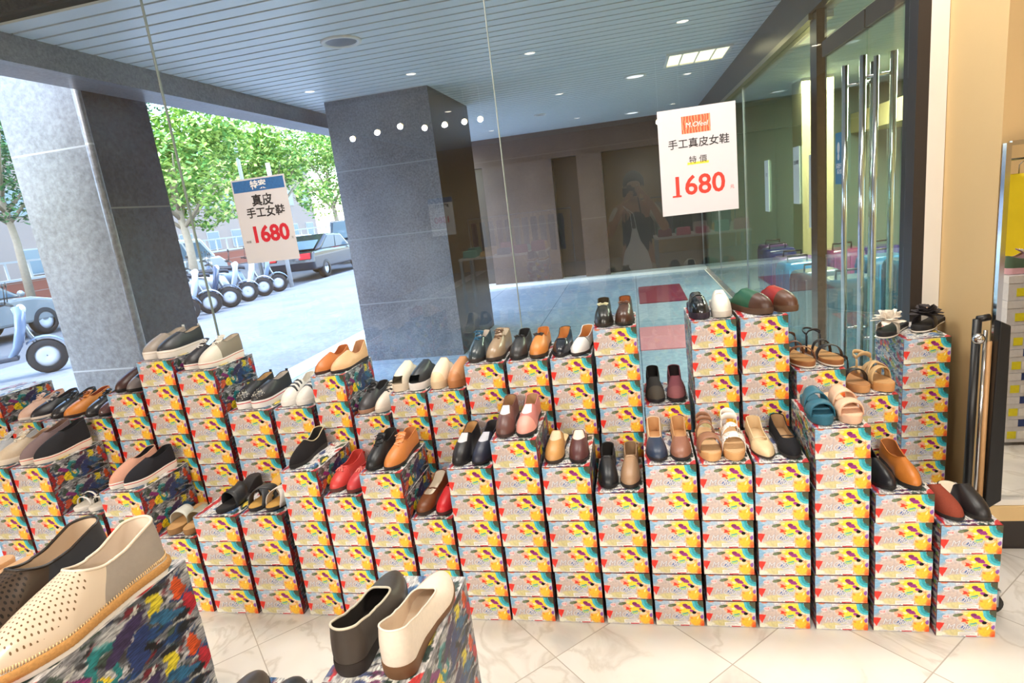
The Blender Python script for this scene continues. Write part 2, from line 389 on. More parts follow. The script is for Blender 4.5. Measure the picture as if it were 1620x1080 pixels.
def downlight(x, y, r, lab, lit):
    o = empty('recessed_downlight', (x, y, 2.745)); tag(o, lab, 'ceiling light', 'round downlights in the arcade ceiling')
    MB().lathe([(r * .86, .0), (r * .9, -.012), (r * 1.1, -.014), (r * 1.14, 0)], n=32).build('trim_ring', m_white, o)
    MB().lathe([(0, -.003), (r * .86, -.003), (r * .86, -.006), (r * .8, -.007), (0, -.007)], n=28).build('reflector', mat((150, 156, 164), rough=.3, metal=.6, bump=0, emit=(0), name='reflector') if not lit else mat((240, 244, 250), rough=.4, bump=0, emit=1.2, name='lit_reflector'), o)
downlight(-1.88, 4.23, .125, 'large round unlit downlight in the strip ceiling beside the granite pillar', 0)
downlight(.15, 7.34, .11, 'round lit downlight in the strip ceiling near the light panel', 1)
downlight(.13, 10.57, .11, 'far round lit downlight in the strip ceiling above the dark shopfront', 1)
downlight(-1.2, 9.2, .08, 'small round downlight in the strip ceiling behind the granite pillar', 0)
# track spots
tr = MB().box(-3.7, 1.6, -1.83, -1.77, 2.94, 2.98); tag(tr.build('light_track', m_white), 'long white ceiling track carrying the shop spotlights', 'light track')
for i, (x, z) in enumerate(SPOTS):
    s = empty('track_spotlight', (x, -1.8, z)); w = ['street-side end', 'second', 'third', 'fourth', 'fifth', 'sixth', 'seventh', 'added eighth', 'added ninth', 'added tenth', 'added mirror-side end'][i]
    tag(s, 'white track spotlight, %s of the row on the ceiling track' % w, 'spotlight', 'spotlights on the track')
    d = Vector((0, .78, -.62)).normalized()
    MB().tube([(0, 0, 2.95 - z), (0, 0, .03)], .008, 6).build('stem', m_white, s)
    MB().tube([-d * .06, d * .02, d * .05], [.028, .034, .037], 16).build('housing', m_white, s)
    MB().tube([d * .051, d * .053], [.030, .030], 16).build('bulb', mat((255, 214, 150), rough=.5, bump=0, emit=16, name='lit_bulb'), s)
    l = bpy.data.lights.new('spot', 'SPOT'); l.energy = 50 if i < 7 else 80; l.spot_size = math.radians(62); l.spot_blend = .7; l.color = (1, .93, .84); l.shadow_soft_size = .03
    o = bpy.data.objects.new('spot', l); COL.objects.link(o); o.location = (x, -1.72, z - .05)
    tgt = Vector((x * .62 + .15 if i < 7 else (-.3, .35, .85, 1.0)[i - 7], 2.0, .32)); o.rotation_euler = (tgt - o.location).to_track_quat('-Z', 'Y').to_euler()

for i, (x, y) in enumerate(DOWNS):
    o = empty('shop_downlight', (x, y, 3.0)); tag(o, 'small round recessed downlight in the shop ceiling behind the camera', 'ceiling light', 'downlights deep in the shop ceiling')
    MB().lathe([(.055, 0), (.058, -.008), (.075, -.009), (.078, 0)], n=24).build('trim_ring', m_white, o)
    MB().lathe([(0, -.002), (.055, -.002), (.055, -.004), (0, -.005)], n=20).build('diffuser', mat((255, 240, 214), rough=.5, bump=0, emit=14, name='lit_downlight'), o)
    l = bpy.data.lights.new('downlight_lamp', 'SPOT'); l.energy = 95; l.spot_size = math.radians(130); l.spot_blend = .8; l.shadow_soft_size = .05; l.color = (1, .94, .84)
    q = bpy.data.objects.new('downlight_lamp', l); COL.objects.link(q); q.location = (x, y, 2.97)
# ================================================================== printed shoe boxes
def paint(U, V, base, shapes, warp=.02, seed=0):
    """flat colour print evaluated on a grid: a list of brush shapes over a mottled base"""
    rs = np.random.RandomState(seed); U0, V0 = U.copy(), V.copy()
    for k in range(5 if warp > .015 else 3):
        f = 9 * 2 ** k; a, b, c, d = rs.rand(4) * 6
        U = U + warp / (k + 1) * np.sin(f * V0 + a) * np.cos(f * .7 * U0 + b); V = V + warp / (k + 1) * np.sin(f * U0 * 1.3 + c) * np.cos(f * .8 * V0 + d)
    C = np.zeros(U.shape + (3,)); C[:] = np.array(base[0]) / 255.
    mix = 0
    for k in range(4):
        fx, fy, a, b = rs.rand(4) * np.array([40, 30, 6, 6]) + 6; mix = mix + np.sin(fx * U + a) * np.cos(fy * V + b)
    mix = np.clip(.5 + mix * .22, 0, 1)[..., None]; C = C * (1 - mix) + np.array(base[1]) / 255. * mix
    for s in shapes:
        kind, cx, cy, rx, ry, an, col = s[:7]; a = math.radians(an); du, dv = (U - cx), (V - cy)
        x = (du * math.cos(a) + dv * math.sin(a)) / rx; y = (-du * math.sin(a) + dv * math.cos(a)) / ry
        r = np.sqrt(x * x + y * y)
        if kind == 'e': w = r < 1
        elif kind == 's': w = None; k = np.clip((1.25 - r) / .5, 0, 1)
        elif kind == 'r': w = np.maximum(abs(x), abs(y)) < 1
        elif kind == 'arc': w = (r < 1) & (r > s[7])
        elif kind == 'star': w = r < .55 + .45 * np.cos(s[7] * np.arctan2(y, x))
        elif kind == 'tri': w = (y > -1) & (y < 1) & (abs(x) < (y + 1) / 2)
        k = (w.astype(float) if w is not None else k)[..., None]
        C = C * (1 - k) + np.array(col) / 255. * k
    return C
def tolin(C): return np.where(C <= .04045, C / 12.92, ((C + .055) / 1.055) ** 2.4)
R_, Y_, P_, T_, O_ = (228, 52, 40), (252, 222, 62), (150, 40, 128), (40, 160, 172), (250, 158, 40)
LEFTPAL = [(176, 190, 214), (222, 206, 206), (196, 184, 176), (232, 232, 236), (206, 196, 214), (206, 206, 170), (228, 214, 190), (170, 176, 190), (236, 190, 180), (186, 206, 220)]
def _spl():
    rs = random.Random(77); return [('e', rs.uniform(0, .56), rs.random(), rs.uniform(.006, .03), rs.uniform(.02, .07), rs.uniform(-70, 70), rs.choice(LEFTPAL)) for _ in range(150)]
FRONT = _spl() + [('s', .05, .80, .085, .24, 0, (132, 178, 212)), ('s', .20, .55, .10, .16, 0, (206, 186, 190)), ('s', .22, .45, .2, .3, 0, (204, 186, 180)), ('s', .30, .15, .2, .12, 0, (214, 204, 150)),
         ('s', .04, .08, .12, .1, 0, (232, 230, 214)), ('tri', .045, .35, .10, .17, 0, R_), ('s', .18, .93, .12, .08, 0, (176, 200, 222)),
         ('s', .66, .74, .25, .25, 0, Y_), ('e', .64, .80, .16, .16, 10, (252, 222, 52)), ('s', .45, .72, .08, .12, 0, (250, 176, 150)),
         ('e', .36, .82, .10, .055, 32, (92, 104, 72)), ('e', .33, .80, .05, .04, 28, (120, 132, 100)),
         ('star', .475, .60, .07, .13, 20, (240, 86, 36), 4), ('e', .46, .63, .035, .06, 0, (232, 60, 40)),
         ('s', .60, .46, .08, .07, 15, (196, 218, 130)), ('e', .60, .50, .05, .022, 20, (60, 170, 160)), ('e', .66, .53, .028, .02, 0, (50, 150, 170)),
         ('e', .50, .36, .035, .085, -18, (60, 96, 176)), ('e', .455, .38, .02, .08, -18, (96, 120, 180)), ('e', .55, .37, .014, .075, -18, (80, 140, 196)),
         ('s', .84, .26, .13, .26, 0, (250, 178, 44)), ('e', .82, .22, .09, .17, 0, (252, 196, 56)), ('s', .80, .44, .09, .07, 0, (250, 210, 170)),
         ('s', .90, .60, .08, .10, 0, (246, 226, 190)), ('star', .90, .52, .05, .06, 0, (226, 128, 60), 5),
         ('arc', 1.0, .98, .22, .40, 0, T_, .58), ('arc', .99, .96, .22, .38, 0, (80, 190, 206), .78), ('e', 1.0, .97, .125, .22, 0, (70, 74, 52)),
         ('e', .67, .745, .10, .055, -42, P_), ('star', .66, .77, .07, .10, 10, P_, 3), ('e', .63, .83, .05, .06, -10, (130, 30, 100)), ('e', .76, .60, .06, .045, -50, (160, 48, 140)), ('e', .83, .56, .04, .02, -8, (180, 60, 120)),
         ('e', .965, .36, .03, .09, -10, (140, 80, 170)), ('s', .96, .10, .05, .12, 0, (240, 120, 50)), ('e', .97, .06, .03, .05, 0, (236, 90, 40)), ('e', .74, .33, .02, .05, 30, (246, 150, 60)), ('e', .88, .33, .018, .07, -20, (252, 232, 150)), ('e', .56, .72, .03, .05, 40, (246, 236, 190)), ('e', .70, .90, .05, .025, 10, (214, 226, 90)), ('e', .50, .88, .03, .03, 0, (240, 230, 150)), ('e', .76, .46, .03, .03, 20, (214, 232, 200)), ('e', .93, .80, .02, .05, 30, (30, 110, 120)),
         ('r', .60, .02, .09, .022, 0, (206, 36, 50)), ('s', .10, .99, .06, .03, 0, (236, 130, 90)), ('e', .70, .12, .02, .09, 12, (240, 150, 110))]
def rnd_shapes(seed, n, pal, rx=(.03, .12), ry=(.05, .22)):
    rs = random.Random(seed); out = []
    for i in range(n):
        out.append((rs.choice(['e', 's', 's', 'e']), rs.random(), rs.random(), rs.uniform(*rx), rs.uniform(*ry), rs.uniform(-60, 60), rs.choice(pal)))
    return out
DARKPAL = [(40, 48, 72), (24, 28, 34), (58, 74, 66), (110, 30, 44), (150, 150, 156), (186, 186, 190), (30, 64, 112), (74, 66, 90), (196, 196, 190), (60, 60, 64), (52, 76, 84)]
SIDE = rnd_shapes(3, 150, DARKPAL, (.012, .06), (.03, .14)) + [('e', .30, .30, .10, .22, 10, (226, 200, 32)), ('e', .25, .62, .05, .12, 20, (130, 40, 110)), ('arc', .40, .48, .085, .36, 0, (24, 120, 124), .6),
        ('e', .52, .62, .08, .24, -20, (56, 44, 84)), ('e', .60, .34, .07, .26, -10, (36, 56, 106)), ('e', .14, .3, .06, .16, 0, (200, 90, 60)), ('e', .72, .74, .05, .16, 0, (206, 190, 50)),
        ('e', .80, .46, .06, .2, 30, (40, 96, 132)), ('e', .90, .70, .05, .16, 0, (206, 80, 34)), ('e', .955, .35, .035, .2, 0, (178, 36, 52)), ('e', .03, .5, .03, .5, 0, (150, 34, 36)),
        ('e', .67, .2, .03, .12, 0, (20, 22, 24)), ('s', .47, .86, .09, .10, 0, (176, 178, 180))]
TOPPAL = [(190, 60, 60), (90, 100, 140), (214, 208, 200), (60, 80, 74), (224, 120, 110), (230, 200, 80), (70, 110, 160), (232, 228, 224), (120, 60, 100), (232, 226, 220), (200, 204, 214)]
TOP = rnd_shapes(11, 44, TOPPAL, (.04, .14), (.03, .12)) + [('r', .5, .045, .28, .016, 3, (240, 238, 230)), ('r', .5, .085, .2, .006, -2, (70, 66, 70)), ('r', .5, .12, .25, .014, 4, (240, 238, 230)),
        ('r', .5, .155, .18, .006, -2, (70, 66, 70)), ('r', .5, .19, .2, .012, 2, (240, 238, 230)), ('e', .08, .5, .06, .5, 0, (190, 44, 50))]
def print_mat(lo=.5, hi=1.25, sc=(230, 60, 420)):
    m, nt, b, out = newmat('printed_card')
    at = N(nt, 'ShaderNodeVertexColor'); at.layer_name = 'print'
    tc = N(nt, 'ShaderNodeTexCoord'); mp = N(nt, 'ShaderNodeMapping'); mp.inputs['Scale'].default_value = sc; mp.inputs['Rotation'].default_value = (.5, .3, .6)
    nz = N(nt, 'ShaderNodeTexNoise'); nz.inputs['Scale'].default_value = 1; nz.inputs['Detail'].default_value = 3
    nt.links.new(tc.outputs['Object'], mp.inputs[0]); nt.links.new(mp.outputs[0], nz.inputs[0])
    r = N(nt, 'ShaderNodeValToRGB'); r.color_ramp.elements[0].position = .36; r.color_ramp.elements[0].color = (lo, lo, lo * 1.03, 1); r.color_ramp.elements[1].position = .62; r.color_ramp.elements[1].color = (hi, hi, hi * .98, 1)
    nt.links.new(nz.outputs[0], r.inputs[0])
    nt.links.new(mixc(nt, 1.0, at.outputs[0], r.outputs[0], 'MULTIPLY'), b.inputs['Base Color'])
    b.inputs['Roughness'].default_value = .42
    return m
PRINT = print_mat(.45, 1.22); PRINT_F = print_mat(.90, 1.08, (150, 80, 150))
BW, BH, BD = .168, .1025, .278
def patch(mb, cols, nu, nv, f, base, shapes, seed, uvf=lambda u, v: (u, v), warp=.012):
    u = np.linspace(0, 1, nu); v = np.linspace(0, 1, nv); U, V = np.meshgrid(u, v)
    UU, VV = uvf(U, V); C = paint(UU, VV, base, shapes, warp=warp, seed=seed)
    rows = [[f(U[i, j], V[i, j]) for j in range(nu)] for i in range(nv)]
    mb.grid(rows, smooth=False); cols.append(tolin(C).reshape(-1, 3))
def colour_attr(me, cols):
    a = me.color_attributes.new('print', 'FLOAT_COLOR', 'POINT')
    c = np.concatenate(cols); c4 = np.concatenate([c, np.ones((len(c), 1))], 1).astype(np.float32); a.data.foreach_set('color', c4.ravel())
def make_box():
    """shoe box: origin bottom centre of the front face, depth towards +y"""
    w, h, d = BW / 2, BH, BD; e = .0012
    root = empty('shoe_box')
    mb = MB(); cols = []
    # sides carry the dark painterly print (u along depth), the top a lighter one; small bulge of the card
    bul = lambda t: .0022 * math.sin(PI * t)
    patch(mb, cols, 150, 54, lambda u, v: (w, d * u, h * v), ((86, 90, 98), (150, 152, 156)), SIDE, 5, warp=.03)
    patch(mb, cols, 60, 24, lambda u, v: (-w, d * (1 - u), h * v), ((150, 170, 180), (206, 196, 190)), SIDE[:60] + rnd_shapes(21, 46, [(206, 60, 50), (230, 200, 60), (60, 150, 150), (220, 216, 210), (90, 60, 120), (70, 110, 150), (120, 160, 80), (226, 130, 70)], (.015, .06), (.05, .18)), 6, warp=.03)
    patch(mb, cols, 64, 90, lambda u, v: (-w + 2 * w * u, d * v, h), ((210, 204, 204), (228, 226, 226)), TOP, 7, warp=.03)
    patch(mb, cols, 24, 16, lambda u, v: (w - 2 * w * u, d, h * v), ((120, 130, 140), (190, 180, 176)), rnd_shapes(31, 26, TOPPAL), 8)
    patch(mb, cols, 4, 4, lambda u, v: (-w + 2 * w * u, d * (1 - v), 0), ((190, 186, 180), (190, 186, 180)), [], 8)
    patch(mb, cols, 6, 4, lambda u, v: (-w + 2 * w * u, .001, h * v), ((60, 40, 40), (60, 40, 40)), [], 8)
    o = mb.build('body', PRINT, root, fix=False); colour_attr(o.data, cols)
    mb = MB(); cols = []; g = .0016
    patch(mb, cols, 168, 98, lambda u, v: (-w + g * .6 + (2 * w - g * 1.2) * u, -.0022 - .0012 * math.sin(PI * u), .0012 + (h - .0024) * v), ((198, 198, 210), (222, 214, 214)), FRONT, 9, warp=.010)
    mb.box(-w + g * .3, w - g * .3, -.0018, .001, .0006, h - .0006); cols.append(tolin(np.tile(np.array([[96, 36, 38]]) / 255., (8, 1))))
    fp = mb.build('end_flap', PRINT_F, root, fix=False); colour_attr(fp.data, cols)
    X = lambda u: -w + 2 * w * u; Z = lambda v: h * v; yf = -.0042
    # lettering on the flap, with a dark outline behind pale letters
    t = MB(); pl = lambda dx, dz, dy: (lambda a, b_, c_: (X(.42) + a + dx, yf + dy, Z(.38) + b_ + dz))
    put_text(t, 'M.Ofeel', .031, pl(.0009, -.0009, 0), 1, shear=.25, bold=0, spacing=.86)
    put_text(t, 'M.Ofeel', .031, pl(0, 0, -.0003), 0, shear=.25, spacing=.86, bold=0)
    t.build('lettering', [mat((222, 222, 226), rough=.4, bump=0, name='pale_ink'), mat((128, 126, 152), rough=.5, bump=0, name='dark_ink')], fp, fix=False)
    s = MB().box(X(.37), X(.70), yf, yf + .0006, Z(.06), Z(.19), 0)
    for k, (a, b_) in enumerate(((.39, .57), (.39, .66), (.39, .63))): s.box(X(a), X(b_), yf - .0001, yf, Z(.088 + .035 * k), Z(.096 + .035 * k), 1)
    s.build('size_label', [mat((246, 242, 238), rough=.5, bump=0, name='label_paper'), mat((96, 80, 90), bump=0, name='print_line')], fp, fix=False)
    n = 20; s = MB(); el = lambda r: [(X(.155) + r * .0105 * math.cos(2 * PI * k / n), yf, Z(.75) + r * .0078 * math.sin(2 * PI * k / n + .25 * math.cos(2 * PI * k / n))) for k in range(n)]
    s.add(el(1), [tuple(range(n))[::-1]], 0)
    put_text(s, '特價', .0085, lambda a, b_, c_: (X(.155) + a, yf - .0003, Z(.75) + b_), 1)
    s.build('oval_sticker', [mat((252, 226, 226), rough=.5, bump=0, name='sticker_paper'), mat((214, 90, 90), bump=0, name='sticker_ink')], fp, fix=False)
    s = MB(); cx, cz = X(.80), Z(.55)
    s.add([(cx + .0068 * math.cos(2 * PI * k / n), yf - .0004, cz + .0058 * math.sin(2 * PI * k / n)) for k in range(n)], [tuple(range(n))[::-1]], 0)
    s.build('finger_hole', mat((14, 12, 12), rough=.9, bump=0, name='hole_shadow'), fp, fix=False)
    return root
BOX0 = make_box(); _box_used = False
ORD = ['topmost', 'second from top', 'third from top', 'fourth from top', 'fifth from top', 'sixth from top', 'seventh from top', 'eighth from top', 'ninth from top', 'tenth from top', 'eleventh from top']
STACKS = {}
def stack(key, x0, x1, y, ztop, n, what, jit=.0030, rz=0, group='printed shoe boxes in stacks'):
    """n boxes under one pair of shoes; x0..x1 the front's extent in metres, y the front"""
    global _box_used
    h = ztop / n; xc = (x0 + x1) / 2; w = x1 - x0; rs = random.Random(hash_(key))
    STACKS[key] = (xc, y, ztop)
    for i in range(n):
        b = BOX0 if not _box_used else copy_tree(BOX0); _box_used = True
        dx = rs.uniform(-1, 1) * jit; dy = rs.uniform(0, 1) * jit * 1.5
        if i == n - 1: dx = dy = 0
        b.location = (xc + dx, y + dy, h * i + .0004); b.scale = ((w - .0065) / BW, 1, (h - .0006) / BH); b.rotation_euler = (0, 0, rz + rs.uniform(-1, 1) * .004)
        k = n - 1 - i; od = 'bottom' if i == 0 and n > 1 else ORD[k]
        tag(b, 'printed shoe box, %s %s' % (od, what), 'shoe box', group)
def hash_(s): return sum(ord(c) * (i + 3) * 31 for i, c in enumerate(str(s)))
# ================================================================== shoes
def sm(a, b, x):
    t = min(1, max(0, (x - a) / (b - a))); return t * t * (3 - 2 * t)
def interp(x, xs, ys): return float(np.interp(x, xs, ys))
class Foot:
    def __init__(s, L=.245, wid=.90, toe='round', sole=.016, heel=.0, med=1, NN=56, square=0):
        s.L, s.wid, s.toe, s.sole, s.heel, s.med, s.N = L, wid, toe, sole, heel, med, NN
        s.tt, s.p = {'round': (.74, 2.2), 'point': (.60, 1.75), 'almond': (.68, 1.9)}[toe]
    def hw(s, t):
        w = interp(t, [0, .1, .3, .5, .68, .82, 1], [.029, .030, .0275, .031, .0395, .0375, .034]) * s.wid
        if t < .1: w *= math.sqrt(max(0, 1 - (1 - t / .1) ** 2))
        if t > s.tt: w *= max(0, 1 - ((t - s.tt) / (1 - s.tt)) ** s.p) ** (1 / s.p)
        return w
    def cx(s, t): return s.med * .007 * sm(.45, 1, t) * s.wid
    def top(s, t): return s.sole + s.heel * (1 - sm(.12, .58, t)) + .004 * sm(.8, 1, t)
    def tk(s, k):
        """k in 0..N: from heel along +x side to toe then back along -x side -> (t, side)"""
        h = s.N // 2; q = k if k <= h else s.N - k
        return (1 - math.cos(PI * q / h)) / 2, (1 if k <= h else -1)
    def pt(s, t, side, scale=1.0, z=0.):
        return Vector((s.cx(t) + side * s.hw(t) * scale, -(t - .5) * s.L * (1 if scale == 1 else 1 - (1 - scale) * .35), z))
    def ring(s, scale, zf, k0=0, k1=None):
        out = []
        for k in range(k0, s.N if k1 is None else k1):
            t, sd = s.tk(k); out.append(s.pt(t, sd, scale, zf(t)))
        return out
    def slab(s, scale0, z0, scale1, z1, mb, mi=0, capi=None):
        rings = [s.ring(scale0 * .96, z0), s.ring(scale0, lambda t: z0(t) + .25 * (z1(t) - z0(t))), s.ring(scale1, lambda t: z0(t) + .8 * (z1(t) - z0(t))), s.ring(scale1 * .985, z1)]
        mb.grid(rings, mi=mi, closed=True)
        N_ = s.N; b = len(mb.v)
        for rg, c in ((rings[0], mi), (rings[-1], mi if capi is None else capi)):
            b = len(mb.v); mb.v += [tuple(p) for p in rg]
            for k in range(0, N_ // 2):
                a, a1, c1, c0 = k, k + 1, (N_ - k - 1) % N_, (N_ - k) % N_
                f = [a, a1, c1, c0]; f = [x for i, x in enumerate(f) if x not in f[:i]]
                if len(f) >= 3: mb.f.append(tuple(b + x for x in f)); mb.m.append(c); mb.sm.append(False)
def footbed(F, parent, m, scale=.93, dz=.0015, name='insole', z=None):
    mb = MB(); F.slab(scale, lambda t: F.top(t) - .004, scale, (lambda t: F.top(t) + dz) if z is None else z, mb); return mb.build(name, m, parent)

def shoe(name, label, c=(30, 30, 32), lining=(206, 176, 140), solec=(40, 36, 34), sole=.014, heel=.006, toe='round', throat=.58, collar=.056, side=.040, thz=.052, toeh=.032, wopen=.80,
         vee=0, backless=0, kind='leather', cap=None, capt=.80, quarter=None, qt=.42, gore=None, goret=.93, gorev=.70, pipe=None, laces=None, lacepos=(.45, .62), strap=None, bow=None, band=None,
         welt=None, wedge=1, foxing=None, perf=None, peep=0, L=.245, wid=.9, med=1, NN=48, M=9, stripes=None, tassel=None, rough=.38, notch=None, glitter=None, insole=None, coat=0, mflat=.0, tabs=None):
    F = Foot(L=L, wid=wid, toe=toe, sole=sole, heel=heel, med=med, NN=NN)
    root = empty(name); tag(root, label, 'shoe', 'display shoes set out in pairs on the box stacks')
    surfm = (lambda cc: leather(cc, rough=rough, coat=coat)) if kind == 'leather' else (suede if kind == 'suede' else (lambda cc: mat(cc, rough=.85, noise=.12, scale=420, bump=.5, spec=.2, name='knit')))
    # sole
    mb = MB()
    bot = (lambda t: .004 * sm(.85, 1, t)) if wedge else (lambda t: (0 if t < .27 else max(.0, (F.top(t) - .010))) * (sm(.27, .34, t) if t > .27 else 0) + .003 * sm(.85, 1, t))
    F.slab(1.02, bot, 1.035 if not welt else 1.06, F.top, mb); so_ = mb.build('sole', rubber(solec), root)
    if foxing:
        mb = MB(); F.slab(1.045, lambda t: F.top(t) - sole * .35, 1.045, lambda t: F.top(t) - sole * .2, mb); mb.build('sole_stripe', rubber(foxing), so_)
    # opening geometry
    def surf(k, v, inset=0.0):
        t, sd = F.tk(k); u = max(0, (t - .34) / .66)
        tT = t if u <= 0 else .34 + (throat - .34) * math.sin(min(1, u) * PI / 2)
        wf = wopen * ((1 - u) ** .85 if vee else math.sqrt(max(0, 1 - u * u)))
        base = F.hw(max(tT, .0)) if t > .1 else F.hw(t)
        xT = F.cx(tT) + sd * (base * wf if u > 0 else base * (wopen + (1 - wopen) * .3))
        yT = -(tT - .5) * F.L - (.004 * (1 - sm(0, .1, t)))
        zT = interp(t, [0, .1, .26, .40], [collar, collar * .96, side, side * .97]); zT = zT * (1 - sm(.3, .95, t)) + thz * sm(.3, .95, t)
        if notch and t > .9: zT -= notch * sm(.9, 1, t)
        if backless: zT *= sm(backless - .02, backless + .20, t); zT = max(zT, .003)
        z0 = F.top(t) - .003; B = F.pt(t, sd, .99, z0); T = Vector((xT, yT, F.top(t) * (1 - u) + F.top(throat) * u + zT)) if u > 0 else Vector((xT, yT, F.top(t) + zT))
        a = u * u
        xy = Vector((B.x - T.x, B.y - T.y, 0))
        outw = Vector((sd * .0025, 0, 0))
        P1 = B + Vector((0, 0, 1)) * ((1 - a) * .5 * (T.z - z0) + a * toeh) + outw * (1 - a)
        P2s = T + outw * .6 - Vector((0, 0, .25 * (T.z - z0))); P2t = T + xy * .52 - Vector((0, 0, (.30 + mflat) * max(0, (T.z - z0 - toeh * .8))))
        P2 = P2s * (1 - a) + P2t * a
        p = B * (1 - v) ** 3 + P1 * (3 * v * (1 - v) ** 2) + P2 * (3 * v * v * (1 - v)) + T * v ** 3
        if inset:
            ctr = Vector((F.cx(t), -(min(max(t, .12), .88) - .5) * F.L, p.z)); d = (ctr - p); d.z = 0
            if d.length > 1e-6: p = p + d.normalized() * inset
            p.z -= inset * .6 * a + .0006
        return p
    h = NN // 2
    def keep(k):
        t = (F.tk(k)[0] + F.tk((k + 1) % NN)[0]) / 2; return t > backless if backless else True
    def mf(i, k):
        t = (F.tk(k)[0] + F.tk((k + 1) % NN)[0]) / 2; v = (i + .5) / M
        pt = surf(k, v); ty = .5 - pt.y / F.L
        if gore is not None and t > goret and v > gorev: return 3
        if quarter is not None and perf and t < qt: return 2
        return 0
    rows = [[surf(k, i / M) for k in range(NN)] for i in range(M + 1)]
    mb = MB(); mb.grid(rows, closed=True, mf=mf, skip=lambda i, k: (not keep(k)) or (peep and F.tk(k)[0] > .93 and i < M * peep and F.tk((k + 1) % NN)[0] > .93))
    main = (surfm(c) if not (cap or quarter) else twotone(c, cap, -(capt - .5) * L, quarter, -(qt - .5) * L, rough if kind == 'leather' else .85)) if not perf else perf
    mm = [main, surfm(cap) if cap else main, surfm(quarter) if quarter else main, surfm(gore) if gore else main]
    up = mb.build('upper', mm, root)
    mb = MB(); rin = [[surf(k, .04 + .96 * i / 5, .0022) for k in range(NN)] for i in range(6)]
    mb.grid(rin, closed=True, skip=lambda i, k: (not keep(k)) or (peep and F.tk(k)[0] > .90 and i < 5 * peep and F.tk((k + 1) % NN)[0] > .90)); mb.build('lining', mat(lining, rough=.75, noise=.05, bump=.05, name='lining'), root)
    footbed(F, root, mat(insole or lining, rough=.6, noise=.06, bump=.05, name='insole'))
    ks = [k for k in range(NN) if not backless or F.tk(k)[0] > backless]
    ringT = [(rows[-1][k] + rin[-1][k]) / 2 for k in ks]
    pc = pipe or (quarter if quarter else c)
    mb = MB()
    if backless:
        h0 = [i for i, k in enumerate(ks) if k <= h]; ring2 = ringT; mb.tube(ring2, .0018, 6)
    else: mb.tube(ringT, .0018 if not pipe else .0022, 6, closed=True)
    mb.build('topline', surfm(pc), root)
    flat = [p for r in rows for p in r]; fa = np.array([tuple(p) for p in flat])
    def zs(x, y, lift=.001):
        d = (fa[:, 0] - x) ** 2 + (fa[:, 1] - y) ** 2; idx = np.argsort(d)[:4]; w = 1 / (d[idx] + 1e-7); return float((fa[idx, 2] * w).sum() / w.sum()) + lift
    Y = lambda t: -(t - .5) * F.L
    def across(t0, t1, half, dz=.0015, n=11):
        pts = []
        for i in range(n):
            s_ = -1 + 2 * i / (n - 1); t = t0 + (t1 - t0) * i / (n - 1); x = F.cx(t) + s_ * half; pts.append(Vector((x, Y(t), zs(x, Y(t), dz))))
        return pts
    if laces:
        mb = MB(); a, b = lacepos; n = 5
        ton = []
        for i in range(6):
            f = i / 5; yy = Y(throat + .06 - .16 * f); ton.append([Vector((x, yy, (zs(0, Y(throat + .05)) + .001 + .026 * f) - 14 * x * x)) for x in (-.017, -.010, 0, .010, .017)])
        tg = MB(); tg.grid(ton); ob = tg.build('tongue', surfm(c), root); md = ob.modifiers.new('t', 'SOLIDIFY'); md.thickness = .002
        for i in range(n):
            t = throat - .045 + .19 * i / (n - 1) * (1.0); hfw = .017 - .0012 * i
            yy = Y(t)
            zl = lambda x: max(zs(x, yy, .002), (ton[0][2].z + (throat + .06 - t) / .16 * .026 + .001 - 14 * x * x) if t < throat + .05 else 0)
            mb.tube([Vector((x, yy + (.004 if x > 0 else -.004) * (1 if i % 2 else -1), zl(x) + .001)) for x in (-hfw, -hfw / 2, 0, hfw / 2, hfw)], .0024, 6)
        t0 = Vector((0, Y(throat - .05), ton[2][2].z + .006))
        for sx in (-1, 1): mb.tube([t0, t0 + Vector((sx * .010, -.004, .006)), t0 + Vector((sx * .021, -.010, .001)), t0 + Vector((sx * .012, -.014, -.003)), t0], .0015, 6)
        mb.build('laces', mat(laces, rough=.8, noise=.05, bump=.1, name='lace_cord'), root)
    if band:
        bc, t0, t1, wd = band; mb = MB()
        r0 = across(t0 - wd, t1 - wd, F.hw(t0) * .93, .0022, 15); r1 = across(t0 + wd, t1 + wd, F.hw(t1) * .93, .0022, 15); mb.grid([r0, [(a + b) / 2 + Vector((0, 0, .0012)) for a, b in zip(r0, r1)], r1]); ob = mb.build('strap', surfm(bc), root)
        md = ob.modifiers.new('t', 'SOLIDIFY'); md.thickness = .0018
    if stripes:
        sc_, ts = stripes; mb = MB()
        for t in ts:
            r0 = across(t - .022, t - .022, F.hw(t) * .86, .003, 13); r1 = across(t + .022, t + .022, F.hw(t) * .86, .003, 13); mb.grid([r0, r1])
        ob = mb.build('straps', surfm(sc_), root); md = ob.modifiers.new('t', 'SOLIDIFY'); md.thickness = .002
    if bow:
        mb = MB(); p = Vector((F.cx(.7), Y(throat + .05), zs(F.cx(.7), Y(throat + .05)) + .005))
        for sx in (-1, 1): mb.tube([p, p + Vector((sx * .008, -.002, .004)), p + Vector((sx * .020, -.004, .001)), p + Vector((sx * .016, -.008, -.003)), p], [.002, .0035, .0035, .003, .002], 6)
        mb.ball(p, .0042, 8); mb.build('bow', surfm(bow), root)
    if tassel:
        mb = MB(); p = Vector((0, Y(throat + .05), zs(0, Y(throat + .05)) + .003))
        for sx in (-1, 0, 1):
            for q in (0, 1): mb.tube([p, p + Vector((sx * .008, -.012 - .004 * q, -.001)), p + Vector((sx * .013 + .003 * q, -.026, -.008))], [.002, .003, .0036], 6)
        mb.ball(p, .005, 8); mb.build('tassel', surfm(tassel), root)
